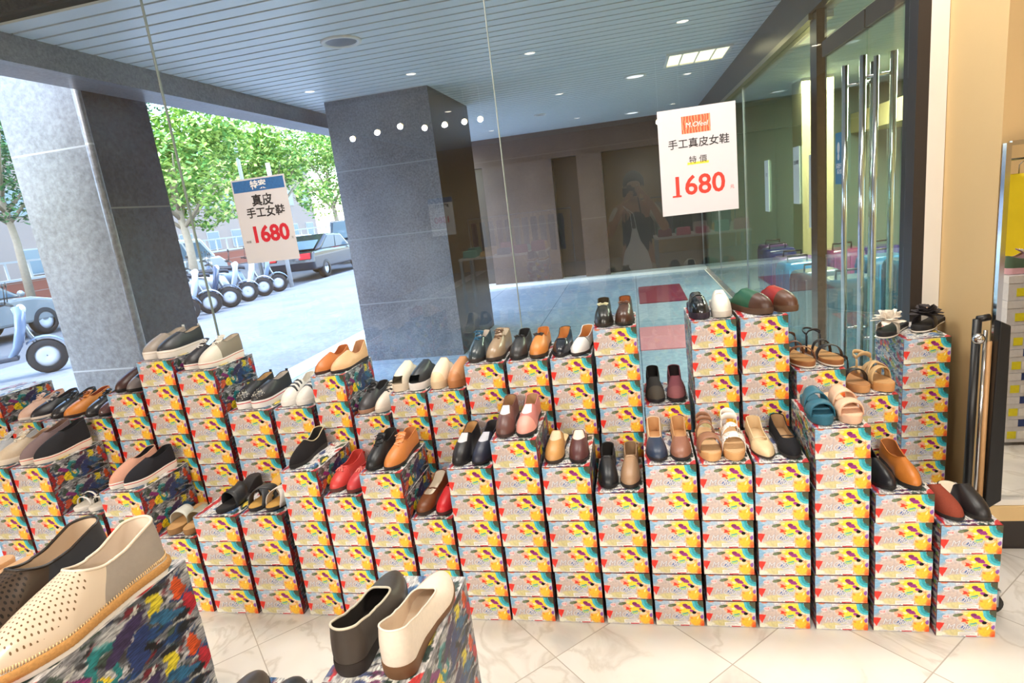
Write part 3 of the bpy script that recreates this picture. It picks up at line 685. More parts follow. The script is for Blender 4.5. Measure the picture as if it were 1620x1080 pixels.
    if tabs:
        mb = MB(); p = rows[-1][0]; mb.box(p.x - .006, p.x + .006, p.y - .001, p.y + .003, p.z - .012, p.z + .010); mb.build('heel_tab', mat(tabs, rough=.6, bump=0, name='tab'), root)
    if glitter:
        mb = MB(); rs = random.Random(5)
        for i in range(70):
            t = rs.uniform(.80, .95); x = F.cx(t) + rs.uniform(-.8, .8) * F.hw(t); mb.ball((x, Y(t), zs(x, Y(t), .0006)), rs.uniform(.0010, .0024), 6)
        mb.build('sequins', metal(glitter, .3), root)
    return root, F, rows, surf, zs

def sandal(name, label, bed=(196, 150, 100), solec=(214, 160, 104), sole=.020, heel=.0, straps=(), loop=None, strapc=(40, 36, 34), wid=.93, med=1, toe='round', top=None, buckle=None, cut=None, bed_top=None, L=.245, thick=.0024, block=0, rough=.42, flower=None, rim=None, soled=None):
    F = Foot(L=L, wid=wid, toe=toe, sole=sole, heel=heel, med=med, NN=48)
    root = empty(name); tag(root, label, 'shoe', 'display shoes set out in pairs on the box stacks')
    mb = MB(); bot = (lambda t: .003 * sm(.85, 1, t)) if not block else (lambda t: 0 if t < .24 else max(0, F.top(t) - .014) * sm(.24, .34, t))
    F.slab(.99, bot, 1.02, F.top, mb); s_ = mb.build('sole', rubber(solec), root)
    if rim:
        mb = MB(); F.slab(1.03, lambda t: .003, 1.03, lambda t: .009, mb); mb.build('sole_rim', rubber(rim), s_)
    footbed(F, root, mat(bed, rough=.7, noise=.12, scale=120, bump=.1, name='footbed'), scale=.96, dz=.002, name='footbed')
    for st in straps:
        tl, tr, hwid, Hh = st[:4]; col = st[4] if len(st) > 4 and st[4] else strapc; nm = st[5] if len(st) > 5 else 'strap'
        rows = []; n = 22
        for e in (-1, -.5, .5, 1):
            r = []
            for i in range(n + 1):
                a = PI * i / n; t = tl + (tr - tl) * i / n + e * hwid; x = F.cx(t) - math.cos(a) * F.hw(t) * 1.035
                r.append(Vector((x, -(t - .5) * F.L, F.top(t) - .007 + (Hh + .007) * math.sin(a) ** .62 - (.0012 if abs(e) == 1 else 0))))
            rows.append(r)
        mb = MB(); mb.grid(rows); ms = mat(col, rough=rough, noise=.08, scale=140, bump=.12, name='strap_leather')
        if cut: ms = cutout_mat(col)
        ob = mb.build(nm, ms, root); md = ob.modifiers.new('t', 'SOLIDIFY'); md.thickness = thick; md.offset = 1
    if loop:
        col, zz, t0 = loop[:3]; fz = loop[3] if len(loop) > 3 else .004
        pts = []
        for i in range(25):
            a = PI * i / 24; x = -math.cos(a) * F.hw(.2) * 1.0; y = -(t0 - .5) * F.L + (math.sin(a) ** .7) * (t0 * F.L - .006)
            pts.append((x, y, zz + .010 * math.sin(a)))
        r0 = [Vector((p[0], p[1], F.top(t0) + p[2] - fz * 1.0)) for p in pts]; r1 = [Vector((p[0] * .97, p[1], F.top(t0) + p[2] + fz * 1.4)) for p in pts]
        mb = MB(); mb.grid([r0, r1])
        # front ankle bridge and side stays
        n = 16; br0 = [Vector((-math.cos(PI * i / n) * F.hw(.2), -(t0 - .5) * F.L, F.top(t0) + zz - fz + .016 * math.sin(PI * i / n))) for i in range(n + 1)]; br1 = [p + Vector((0, -.001, fz * 2.4)) for p in br0]
        mb.grid([br0, br1])
        for sx in (-1, 1):
            a0 = Vector((sx * F.hw(.26) * 1.02, -(t0 - .5) * F.L, F.top(t0) - .006)); mb.grid([[a0 + Vector((0, -.006, 0)), a0 + Vector((0, .006, 0))], [a0 + Vector((-sx * .002, -.006, zz)), a0 + Vector((-sx * .002, .006, zz + .008))]])
        ob = mb.build('ankle_strap', mat(col, rough=rough, noise=.08, scale=140, bump=.12, name='strap_leather'), root); md = ob.modifiers.new('t', 'SOLIDIFY'); md.thickness = thick
    if buckle:
        mb = MB(); x = F.hw(.3) * 1.06; y = -(buckle - .5) * F.L; z = F.top(buckle) + .020
        mb.tube([(x, y - .007, z - .006), (x, y + .007, z - .006), (x, y + .007, z + .006), (x, y - .007, z + .006)], .0014, 6, closed=True); mb.build('buckle', m_chrome, root)
    if flower:
        pc, cc = flower; mb = MB(); rs = random.Random(3 + int(sum(pc))); cz = F.top(.66) + .050; cy = -(.66 - .5) * F.L
        for i in range(38):
            el = math.radians(rs.uniform(2, 80)); a = i * 2.399; hd = Vector((math.cos(a), math.sin(a), 0)); d = (hd * math.cos(el) + Vector((0, 0, math.sin(el)))).normalized(); sdv = Vector((-math.sin(a), math.cos(a), 0)); up_ = sdv.cross(d) * -1
            rr = .052 * (1 - .35 * math.sin(el)) * rs.uniform(.85, 1.1); rowsf = []
            for j in range(5):
                f = j / 4; wv = .018 * math.sin(PI * (.12 + .70 * f)); c0 = Vector((0, cy, cz - .012)) + d * rr * 1.32 * f - up_ * .010 * f * f
                rowsf.append([c0 - sdv * wv + up_ * .003 * rs.random(), c0 + up_ * .002, c0 + sdv * wv + up_ * .004 * rs.random()])
            mb.grid(rowsf)
        ob = mb.build('flower', mat(pc, rough=.7, noise=.1, bump=0, name='organza'), root); md = ob.modifiers.new('t', 'SOLIDIFY'); md.thickness = .0008
        mb = MB()
        for i in range(12):
            a = 2 * PI * i / 12; mb.ball((.008 * math.cos(a) * (i % 2 + .3), cy + .008 * math.sin(a) * (i % 2 + .3), cz + .014), .0034, 8)
        mb.build('flower_gems', metal(cc, .15), root)
    return root, F
def cutout_mat(col):
    key = ('cut', tuple(col))
    if key in MC: return MC[key]
    m, nt, b, out = newmat('laser_cut_leather'); tc = N(nt, 'ShaderNodeTexCoord')
    vo = N(nt, 'ShaderNodeTexVoronoi'); vo.inputs['Scale'].default_value = 95; vo.inputs['Randomness'].default_value = .55; nt.links.new(tc.outputs['Object'], vo.inputs[0])
    b.inputs['Base Color'].default_value = lin(col); b.inputs['Roughness'].default_value = .5
    nt.links.new(math_(nt, 'GREATER_THAN', vo.outputs['Distance'], .36), b.inputs['Alpha'])
    MC[key] = m; return m
def perf_mat(col, pitch=.0062, r=.0011, dark=(60, 50, 44), rough=.32, metallic=0., t0=None):
    """leather punched with staggered rows of small holes (plan layout), kept to the vamp"""
    key = ('perf', tuple(col), pitch, r)
    if key in MC: return MC[key]
    m, nt, b, out = newmat('perforated_leather'); tc = N(nt, 'ShaderNodeTexCoord'); sp = N(nt, 'ShaderNodeSeparateXYZ'); nt.links.new(tc.outputs['Object'], sp.inputs[0])
    x, y = sp.outputs[0], sp.outputs[1]
    fy = math_(nt, 'DIVIDE', y, pitch); row = math_(nt, 'FLOOR', fy)
    fx = math_(nt, 'ADD', math_(nt, 'DIVIDE', x, pitch), math_(nt, 'MULTIPLY', row, .5))
    ax = math_(nt, 'SUBTRACT', math_(nt, 'FRACT', fx), .5); ay = math_(nt, 'SUBTRACT', math_(nt, 'FRACT', fy), .5)
    d = math_(nt, 'SQRT', math_(nt, 'ADD', math_(nt, 'MULTIPLY', ax, ax), math_(nt, 'MULTIPLY', ay, ay)))
    hole = math_(nt, 'LESS_THAN', d, r / pitch); hole = math_(nt, 'MULTIPLY', hole, math_(nt, 'LESS_THAN', y, .0))
    hole = math_(nt, 'MULTIPLY', hole, math_(nt, 'GREATER_THAN', y, -.104))
    gn = N(nt, 'ShaderNodeNewGeometry'); sn_ = N(nt, 'ShaderNodeSeparateXYZ'); nt.links.new(gn.outputs['True Normal'], sn_.inputs[0]); hole = math_(nt, 'MULTIPLY', hole, math_(nt, 'GREATER_THAN', math_(nt, 'ABSOLUTE', sn_.outputs[2]), .38))
    c = lin(col)
    nt.links.new(mixc(nt, hole, c, lin(dark)), b.inputs['Base Color']); b.inputs['Roughness'].default_value = rough; b.inputs['Metallic'].default_value = metallic
    bp = N(nt, 'ShaderNodeBump'); bp.inputs['Strength'].default_value = 1; bp.inputs['Distance'].default_value = .001; bp.invert = True
    nt.links.new(hole, bp.inputs['Height']); nt.links.new(bp.outputs[0], b.inputs['Normal'])
    MC[key] = m; return m
def place(r, key, i, yaw=0, dx=0, dy=0, gap=.042, toeout=.0, heelfirst=False, z=None, front=.012, L=.245):
    """set shoe i (0 or 1 of the pair) on a stack, toe towards the aisle"""
    root = r[0]; xc, y0, zt = STACKS[key]; s = -1 if i == 0 else 1
    root.location = (xc + s * gap + dx, y0 + front + L / 2 + dy, (zt if z is None else z) + .0006)
    root.rotation_euler = (0, 0, math.radians(yaw)); return root

def twotone(c, cap, yc, quarter, yq, rough):
    """leather pieced from two or three hides along the shoe: toe cap before yc, heel part behind yq"""
    key = ('tt', tuple(c), cap, round(yc, 3), quarter, round(yq, 3), rough)
    if key in MC: return MC[key]
    m, nt, b, out = newmat('pieced_leather'); tc = N(nt, 'ShaderNodeTexCoord'); sp = N(nt, 'ShaderNodeSeparateXYZ'); nt.links.new(tc.outputs['Object'], sp.inputs[0])
    nz = N(nt, 'ShaderNodeTexNoise'); nz.inputs['Scale'].default_value = 140; nt.links.new(tc.outputs['Object'], nz.inputs[0])
    y = math_(nt, 'ADD', sp.outputs[1], math_(nt, 'MULTIPLY', math_(nt, 'MULTIPLY', sp.outputs[0], sp.outputs[0]), -6.0)); col = lin(c)
    if cap: col = mixc(nt, math_(nt, 'LESS_THAN', y, yc), col, lin(cap))
    if quarter: col = mixc(nt, math_(nt, 'GREATER_THAN', sp.outputs[1], yq), col, lin(quarter))
    nt.links.new(col, b.inputs['Base Color']); b.inputs['Roughness'].default_value = rough
    bp = N(nt, 'ShaderNodeBump'); bp.inputs['Strength'].default_value = .12; bp.inputs['Distance'].default_value = .002; nt.links.new(nz.outputs[0], bp.inputs['Height']); nt.links.new(bp.outputs[0], b.inputs['Normal'])
    MC[key] = m; return m
# ================================================================== stacks (front row, row against the window, aisle)
YF, YR = 1.88, 2.165
F_ = [('A10', .859, 1.033, 1.865, .395, 4, 'under the rust red and black mules'), ('A9', .680, .852, YF, .494, 5, 'under the black and tan slip-ons'),
      ('A8', .505, .671, YF, .720, 7, 'under the teal and blush slides'), ('A7', .328, .496, YF, .609, 6, 'under the beige and black ballet flats'),
      ('A6', .156, .325, YF, .609, 6, 'under the brown and the white cut-out sandals'), ('A5', -.018, .153, YF, .613, 6, 'under the navy and brown two-tone flats'),
      ('A4', -.190, -.021, YF, .515, 5, 'under the black and taupe slip-ons'), ('A3', -.366, -.195, YF, .615, 6, 'under the tan and burgundy clogs'),
      ('A2', -.537, -.369, YF, .718, 7, 'under the brown and pink slip-ons with white notches'), ('A1', -.709, -.540, YF, .618, 6, 'under the black and navy slip-ons with silver notches'),
      ('A0', -.876, -.712, YF, .422, 4, 'under the brown strap shoe and red shoe'), ('Am1', -1.050, -.882, YF, .608, 6, 'under the black and tan lace-up oxfords'),
      ('Am2', -1.212, -1.055, YF, .518, 5, 'under the red tassel loafers'), ('Am3', -1.375, -1.216, YF, .624, 6, 'under the lone black pointed slip-on'),
      ('Am4', -1.592, -1.398, YF, .446, 4, 'under the cross-strap heeled sandals'), ('Am5', -1.806, -1.604, YF, .440, 4, 'under the black heeled mule'),
      ('C', -2.012, -1.814, YF, .345, 3, 'under the white and tan footbed slides'), ('B0', -2.222, -2.020, YF, .555, 5, 'under the rose and black knit sneakers'),
      ('B1', -2.434, -2.232, YF, .456, 4, 'under the black and white striped sandals'), ('B2a', -2.632, -2.442, YF, .675, 6, 'under the mauve and black high sneakers'),
      ('B2b', -2.830, -2.640, YF, .675, 6, 'under the beige and silver lace sneakers')]
G_ = [('B3', -2.362, -2.176, YR, .889, 8, 'under the brown and black ankle shoes'), ('B4', -2.164, -1.980, YR, 1.028, 9, 'under the grey and black platform slip-ons'),
      ('B5', -1.974, -1.786, YR, .970, 9, 'under the black-laced and the grey-white sneakers'), ('B6', -1.769, -1.562, YR, .778, 7, 'under the black sequin-toe platform sneakers'),
      ('B7', -1.546, -1.360, YR, .780, 7, 'under the white sneakers with black straps'), ('B8', -1.344, -1.190, YR, .913, 8, 'under the tan and beige notched slip-ons'),
      ('B9', -1.182, -1.022, YR, .731, 7, 'under the grey-soled black lace shoe and white shoe'), ('B10', -1.012, -.852, YR, .818, 8, 'under the white and the black peep-toe clogs'),
      ('B11', -.848, -.690, YR, .820, 8, 'under the cream and tan clogs'), ('B12', -.682, -.518, YR, .920, 9, 'under the navy and bronze lace sneakers'),
      ('B13', -.512, -.347, YR, .920, 9, 'under the black and tan moccasins with bows'), ('B14', -.342, -.180, YR, .920, 9, 'under the black and white loafers with tan lining'),
      ('B15', -.173, -.008, YR, 1.024, 10, 'under the black and dark brown driving moccasins'), ('B16', -.004, .166, YR, .718, 7, 'under the black and burgundy perforated flats'),
      ('B17', .176, .337, YR, 1.025, 10, 'under the black and white strap clogs'), ('B18', .343, .507, YR, 1.025, 10, 'under the green and red leather clogs'),
      ('B19', .524, .690, YR, .820, 8, 'under the cork sandals with thin dark straps'), ('B20', .697, .857, YR, .718, 7, 'under the tan cross-strap sandal'),
      ('B3x', -2.562, -2.372, YR, .780, 7, 'under the black and maroon brogues'), ('B3y', -2.757, -2.567, YR, .780, 7, 'under the black and tan oxfords'),
      ('B3z', -2.952, -2.762, YR, .780, 7, 'under the blush and black pointed lace-ups'), ('B21', .995, 1.166, 2.50, .820, 8, 'under the flower-trimmed slides'),
      ('FL', -3.150, -2.962, 2.16, .910, 9, 'in the bare stack at the street end')]
E_ = [('E1', -.890, -.722, .442, 1.02, 10, 'under the perforated espadrilles'), ('E2', -.537, -.368, .722, .80, 8, 'under the black and ivory pointed flats'),
      ('E3', -.965, -.780, .750, .510, 5, 'under the dark brown and black round-toe shoes'), ('E4', -1.770, -1.590, .90, .720, 7, 'under the black strappy sandals')]
for s in F_: stack(*s, group='shoe boxes of the stacks along the aisle')
for s in G_: stack(*s, group='shoe boxes of the stacks along the window')
for s in E_: stack(*s, group='shoe boxes of the free-standing stacks', jit=.0012)

BLK = (26, 26, 28); NVY = (38, 46, 62); TAN = (196, 122, 56); BRN = (92, 58, 46); CRM = (232, 214, 186); WHT = (234, 230, 222)
def S(key, i, label, name='slip_on_shoe', yaw=0, dx=0, dy=0, gap=.042, front=.012, z=None, **k):
    k.setdefault('med', 1 if i == 0 else -1)
    r = shoe(name, label, **k); place(r, key, i, yaw, dx, dy, gap, front=front, z=z, L=k.get('L', .245)); return r
def D(key, i, label, name='sandal', yaw=0, dx=0, dy=0, gap=.042, front=.012, z=None, **k):
    k.setdefault('med', 1 if i == 0 else -1)
    r = sandal(name, label, **k); place(r, key, i, yaw, dx, dy, gap, front=front, z=z, L=k.get('L', .245)); return r
# --- stacks nearest the cream wall
mule = dict(backless=.34, throat=.50, thz=.055, toeh=.034, collar=.05, lining=(226, 212, 190), sole=.012)
S('A10', 0, 'rust red suede mule with cream footbed on the lowest stack by the wall', 'mule', yaw=4, c=(138, 66, 50), kind='suede', **mule)
S('A10', 1, 'black leather mule with grey heel on the lowest stack by the wall', 'mule', yaw=4, c=(34, 32, 34), **mule)
S('A9', 0, 'black leather slip-on beside the tan one, below the blush slide', c=(28, 30, 36), solec=(20, 20, 22), lining=(40, 36, 34), toe='almond', vee=1, throat=.56, yaw=2)
S('A9', 1, 'tan leather slip-on with deep notch beside the black one', c=(192, 116, 48), solec=(40, 34, 30), lining=(170, 110, 60), toe='almond', vee=1, throat=.56, yaw=2)
for i, (c, n) in enumerate((((40, 100, 122), 'teal'), ((232, 190, 160), 'blush pink'))):
    D('A8', i, n + ' moulded slide with two wide bands on the stack above the aisle', 'slide_sandal', bed=c, solec=c, sole=.026, strapc=c, straps=((.47, .45, .145, .052), (.77, .75, .095, .036)), thick=.004, rough=.5, yaw=(-4 if i == 0 else 3))
S('A7', 0, 'beige pointed ballet flat with crossed seam beside the black one', 'ballet_flat', c=(216, 190, 150), solec=(60, 48, 40), lining=(222, 196, 156), toe='almond', sole=.008, throat=.70, thz=.030, side=.034, collar=.050, toeh=.024, band=((222, 200, 166), .60, .60, .008), dy=.005)
S('A7', 1, 'black canvas flat with crossed strap beside the beige one', 'ballet_flat', c=(30, 30, 34), solec=(34, 30, 30), lining=(176, 142, 104), toe='almond', sole=.010, throat=.68, thz=.034, side=.034, collar=.054, toeh=.026, kind='suede', band=((34, 34, 38), .58, .62, .009), yaw=3)
fl = dict(bed=(204, 166, 122), solec=(218, 168, 112), sole=.026)
D('A6', 0, 'brown leather sandal with wide toe band and buckled ankle band', 'ankle_sandal', strapc=(150, 106, 80), straps=((.74, .74, .105, .046), (.40, .42, .055, .062)), loop=((150, 106, 80), .046, .26, .006), buckle=.40, **fl)
D('A6', 1, 'white laser-cut sandal with lace-like pattern on tan sole', 'ankle_sandal', strapc=(244, 238, 232), straps=((.72, .72, .095, .044), (.50, .48, .080, .056)), loop=((240, 232, 224), .052, .28, .009), cut=1, **fl)
two = dict(throat=.60, thz=.040, side=.036, collar=.056, toeh=.028, toe='round', lining=(206, 160, 112), solec=(34, 30, 34), sole=.012)
S('A5', 0, 'navy blue flat with cream heel half beside the brown one', 'two_tone_flat', c=(40, 54, 78), quarter=(214, 188, 158), qt=.56, **two)
S('A5', 1, 'brown flat with tan heel half beside the navy one', 'two_tone_flat', c=(142, 96, 78), quarter=(196, 148, 104), qt=.54, dx=.002, **two)
S('A4', 0, 'black round-toe slip-on shoe low between two taller stacks', c=(24, 28, 34), solec=(18, 18, 20), throat=.52, thz=.062, lining=(40, 36, 34), dy=.004, band=((30, 32, 36), .56, .56, .012))
S('A4', 1, 'taupe round-toe slip-on shoe with folded band beside the black one', c=(158, 126, 98), solec=(44, 36, 32), throat=.52, thz=.062, lining=(150, 120, 90), dy=.004, band=((172, 142, 112), .56, .56, .012))
clog = dict(backless=.30, throat=.46, thz=.062, toeh=.036, collar=.05, sole=.012, goret=.80, gorev=.72)
S('A3', 0, 'tan leather clog with cream instep patch', 'clog', c=(196, 146, 88), gore=(216, 196, 164), lining=(220, 196, 150), solec=(52, 40, 34), yaw=-5, **clog)
S('A3', 1, 'burgundy leather clog with white instep patch', 'clog', c=(84, 48, 50), gore=(232, 216, 200), lining=(140, 100, 80), solec=(38, 26, 28), yaw=4, **clog)
nt_ = dict(throat=.46, thz=.066, collar=.066, side=.056, toeh=.036, goret=.90, gorev=.62, sole=.012)
S('A2', 0, 'brown leather slip-on with white V notch beside the pink one', c=(112, 76, 70), cap=(98, 64, 58), capt=.74, gore=WHT, lining=(176, 138, 100), solec=(60, 40, 36), **nt_)
S('A2', 1, 'pink leather slip-on with pale toe cap and white V notch', c=(196, 122, 118), cap=(232, 160, 146), capt=.76, gore=WHT, lining=(190, 150, 112), solec=(40, 34, 36), **nt_)
S('A1', 0, 'black leather slip-on with silver grey V notch and open tan lining', c=(30, 30, 34), gore=(204, 204, 210), lining=(206, 164, 110), solec=(24, 24, 26), yaw=-4, **nt_)
S('A1', 1, 'navy leather slip-on with silver grey V notch beside the black one', c=(44, 48, 66), gore=(196, 198, 208), lining=(60, 56, 60), solec=(24, 24, 28), yaw=-3, **nt_)
S('A0', 0, 'brown strap shoe with white footbed tucked low between stacks', 'mary_jane_shoe', c=(110, 62, 34), throat=.66, thz=.034, side=.036, lining=(240, 230, 216), solec=(50, 34, 26), band=((104, 58, 32), .44, .44, .016), yaw=-6, dx=.004)
S('A0', 1, 'bright red leather shoe tucked low beside the brown strap shoe', c=(200, 36, 44), throat=.54, thz=.050, solec=(70, 34, 34), lining=(180, 60, 60), band=((212, 44, 50), .56, .56, .012))
ox = dict(throat=.50, thz=.060, collar=.060, side=.050, toeh=.034, sole=.012, heel=.008, lacepos=(.48, .66))
S('Am1', 0, 'black leather lace-up oxford beside the tan oxford', 'oxford_shoe', c=(28, 30, 34), laces=(30, 30, 34), solec=(20, 20, 22), lining=(50, 46, 44), yaw=-3, welt=1, **ox)
S('Am1', 1, 'tan leather lace-up oxford with matching laces', 'oxford_shoe', c=(206, 128, 66), laces=(238, 176, 132), solec=(48, 40, 38), lining=(200, 130, 80), yaw=-3, welt=1, **ox)
lo = dict(throat=.56, thz=.050, toeh=.034, tassel=(226, 120, 110), lining=(200, 70, 60), solec=(96, 50, 44), welt=1, band=((206, 76, 74), .60, .60, .010))
S('Am2', 0, 'coral red tassel loafer mostly hidden behind the black oxford stack', 'tassel_loafer', c=(200, 66, 62), yaw=-4, dy=.012, dx=-.003, **lo)
S('Am2', 1, 'red moccasin loafer with tied tassel in front of its mate', 'tassel_loafer', c=(196, 62, 66), yaw=-4, dx=.002, **lo)
S('Am3', 0, 'single black pointed slip-on with cream elastic V at the side', c=(34, 32, 34), toe='point', kind='suede', throat=.50, thz=.060, collar=.064, side=.040, pipe=(200, 184, 150), lining=(44, 40, 38), solec=(26, 24, 24), dx=.010, yaw=-4, vee=1)
D('Am4', 0, 'grey-black cross-strap heeled sandal with tan footbed', 'heeled_sandal', bed=(206, 160, 84), solec=(40, 40, 44), sole=.016, heel=.035, block=1, strapc=(60, 62, 66), straps=((.46, .80, .085, .050), (.80, .46, .085, .053)), yaw=-4, gap=.045)
D('Am4', 1, 'silver white cross-strap heeled sandal with tan footbed', 'heeled_sandal', bed=(206, 160, 84), solec=(60, 54, 48), sole=.016, heel=.035, block=1, strapc=(214, 208, 202), straps=((.46, .80, .085, .050), (.80, .46, .085, .053)), yaw=-4, dx=.002)
D('Am5', 1, 'black open-toe heeled mule standing alone on the box tops', 'heeled_mule', bed=(40, 38, 40), solec=(26, 26, 28), sole=.014, heel=.050, block=1, strapc=(40, 42, 46), straps=((.58, .60, .16, .052),), yaw=-6, dx=-.012)
D('C', 0, 'white wide-band slide with tan footbed low in the corner gap', 'slide_sandal', strapc=(206, 208, 200), bed=(196, 152, 100), solec=(150, 112, 70), sole=.024, straps=((.60, .58, .14, .050),), yaw=4, gap=.045)
D('C', 1, 'olive grey wide-band slide beside the white one, half behind a box', 'slide_sandal', strapc=(150, 146, 126), bed=(200, 156, 104), solec=(150, 112, 70), sole=.024, straps=((.60, .58, .14, .050),), yaw=4, gap=.045)
kn = dict(kind='knit', sole=.026, heel=.006, thz=.062, collar=.068, side=.052, throat=.50, toe='almond', toeh=.032)
S('B0', 0, 'rose pink sneaker with white sole above the dark box sides', 'knit_sneaker', c=(214, 160, 138), lining=(40, 36, 40), solec=(240, 236, 228), foxing=(214, 60, 60), yaw=-6, pipe=(214, 170, 150), **kn)
S('B0', 1, 'black glitter knit sneaker with white sole beside the rose one', 'knit_sneaker', c=(40, 40, 46), lining=(30, 30, 34), solec=(238, 228, 218), foxing=(206, 70, 60), yaw=-6, **kn)
for i in (0, 1):
    D('B1', i, ('outer' if i == 0 else 'inner') + ' white-soled sandal of the pair with black and white striped bands', 'striped_sandal', bed=(222, 214, 202), solec=(236, 230, 222), sole=.016, straps=((.60, .60, .018, .044, (30, 30, 32)), (.67, .67, .014, .042, (236, 232, 226)), (.74, .74, .018, .038, (30, 30, 32)), (.81, .81, .014, .034, (236, 232, 226))), yaw=-4, gap=.045)
hi = dict(kind='knit', sole=.026, heel=.006, thz=.074, collar=.092, side=.076, throat=.47, toe='almond', toeh=.034)
S('B2a', 0, 'mauve high-cut sneaker with cream sole beside the black one', 'high_sneaker', c=(132, 112, 112), lining=(120, 90, 76), solec=(240, 226, 210), foxing=(222, 96, 80), yaw=-5, **hi)
S('B2a', 1, 'black high-cut sneaker with cream sole beside the mauve one', 'high_sneaker', c=(44, 44, 48), lining=(40, 38, 40), solec=(240, 226, 210), foxing=(222, 96, 80), yaw=-5, **hi)
S('B2b', 0, 'silver grey lace sneaker at the street end of the aisle row', 'lace_sneaker', c=(176, 178, 182), laces=(220, 220, 220), lining=(150, 140, 130), solec=(236, 220, 204), throat=.5, thz=.062, sole=.024, yaw=-5)
S('B2b', 1, 'beige lace sneaker with cream laces beside the mauve high sneaker', 'lace_sneaker', c=(206, 186, 160), laces=(240, 232, 216), lining=(186, 150, 120), solec=(238, 224, 206), throat=.5, thz=.064, sole=.024, yaw=-5)
# --- row along the window
S('B3', 0, 'dark brown ankle-high shoe at the pillar end of the window row', 'ankle_shoe', c=(70, 44, 40), lining=(120, 80, 64), solec=(30, 26, 26), throat=.46, thz=.070, collar=.078, side=.066, yaw=-5)
S('B3', 1, 'black ankle-high shoe with grey toe beside the tall platform stack', 'ankle_shoe', c=(44, 44, 50), cap=(120, 112, 112), lining=(80, 60, 56), solec=(30, 26, 26), throat=.46, thz=.070, collar=.078, side=.066, yaw=-5, dy=-.01)
pf = dict(sole=.034, heel=.004, thz=.062, collar=.062, side=.050, throat=.50, toeh=.026, foxing=(222, 210, 196))
S('B4', 0, 'taupe grey slip-on sneaker on a thick white platform sole', 'platform_sneaker', c=(156, 144, 134), lining=(196, 184, 170), solec=(238, 230, 222), tabs=(214, 220, 226), yaw=-6, **pf)
S('B4', 1, 'black slip-on sneaker on a thick white platform sole', 'platform_sneaker', c=(52, 54, 60), lining=(206, 188, 166), solec=(238, 230, 222), tabs=(214, 220, 226), yaw=-6, **pf)
S('B5', 0, 'black sneaker with white speckled laces beside the grey-white one', 'lace_sneaker', c=(48, 46, 50), laces=(236, 232, 228), lining=(60, 56, 56), solec=(240, 232, 224), foxing=(206, 90, 80), throat=.48, thz=.064, sole=.024, yaw=-6)
S('B5', 1, 'white and stone grey sneaker with thick laces in front of the window', 'lace_sneaker', c=(218, 210, 196), quarter=(140, 130, 116), qt=.62, laces=(240, 236, 226), lining=(214, 200, 180), solec=(240, 232, 222), foxing=(206, 110, 90), throat=.48, thz=.072, collar=.074, side=.062, sole=.026, yaw=-6)
for i in (0, 1):
    S('B6', i, 'black sneaker with silver sequin toe on white platform, ' + ('street-side' if i == 0 else 'wall-side') + ' one of the pair', 'platform_sneaker', c=(44, 44, 48), lining=(206, 172, 120) if i == 0 else (206, 196, 186), solec=(242, 238, 234), sole=.034, heel=.004, thz=.062, collar=.066, side=.054, throat=.48, foxing=(206, 60, 70), glitter=(224, 222, 214), tabs=(50, 52, 56), yaw=-6)
for i in (0, 1):
    S('B7', i, ('white sneaker with three black bands facing the aisle' if i == 0 else 'white sneaker with black bands half hidden by the notched slip-on stack'), 'strap_sneaker', c=(228, 224, 216), stripes=((50, 54, 60), (.50, .60, .70)), lining=(226, 220, 208), solec=(240, 236, 230), sole=.022, thz=.062, throat=.44, collar=.062, yaw=-6, dy=.003)
S('B8', 0, 'orange tan slip-on with notched collar above the stack side', 'notched_slip_on', c=(196, 118, 62), lining=(190, 112, 60), solec=(72, 40, 28), toe='almond', throat=.50, thz=.058, collar=.056, side=.034, sole=.010, vee=1, yaw=-8)
S('B8', 1, 'beige pointed slip-on with notched side in front of the window', 'notched_slip_on', c=(218, 176, 132), lining=(196, 150, 112), solec=(50, 40, 40), toe='almond', throat=.50, thz=.060, collar=.072, side=.034, sole=.010, vee=1, yaw=-8)
S('B9', 0, 'charcoal shoe with black round cord laces low in the gap', 'lace_shoe', c=(58, 56, 60), laces=(24, 24, 26), lining=(50, 48, 50), solec=(160, 120, 96), throat=.48, thz=.060, sole=.016, yaw=-6)
S('B9', 1, 'off-white pointed shoe low in the gap beside the charcoal one', 'lace_shoe', c=(224, 212, 198), laces=(60, 56, 54), lining=(206, 190, 170), solec=(214, 204, 190), toe='almond', throat=.48, thz=.056, sole=.018, yaw=-6)
pc = dict(backless=.16, throat=.42, thz=.066, toeh=.040, collar=.045, side=.04, sole=.030)
S('B10', 0, 'ivory peep-toe clog on white sole beside the black one', 'peep_toe_clog', c=(228, 216, 196), lining=(150, 136, 116), solec=(222, 206, 184), peep=.30, yaw=-6, **pc)
S('B10', 1, 'black peep-toe clog on white sole beside the ivory one', 'peep_toe_clog', c=(44, 48, 54), lining=(30, 30, 34), solec=(232, 228, 226), peep=.30, yaw=-6, **pc)
S('B11', 0, 'cream leather clog with tan topline beside the tan clog', 'clog', c=(232, 216, 190), lining=(206, 170, 120), solec=(214, 190, 156), pipe=(206, 160, 104), yaw=-4, cap=(222, 198, 160), capt=.88, **pc)
S('B11', 1, 'tan leather clog with stitched sole beside the navy sneaker stack', 'clog', c=(196, 140, 96), lining=(130, 96, 50), solec=(176, 116, 70), cap=(186, 126, 82), capt=.88, yaw=-4, **pc)
sn = dict(throat=.46, thz=.066, collar=.066, side=.054, sole=.014, heel=.004, toeh=.034)
S('B12', 0, 'navy metallic sneaker with blue laces at the pillar foot', 'lace_sneaker', c=(50, 60, 66), laces=(40, 96, 130), lining=(216, 206, 196), solec=(50, 44, 42), rough=.25, yaw=-3, **sn)
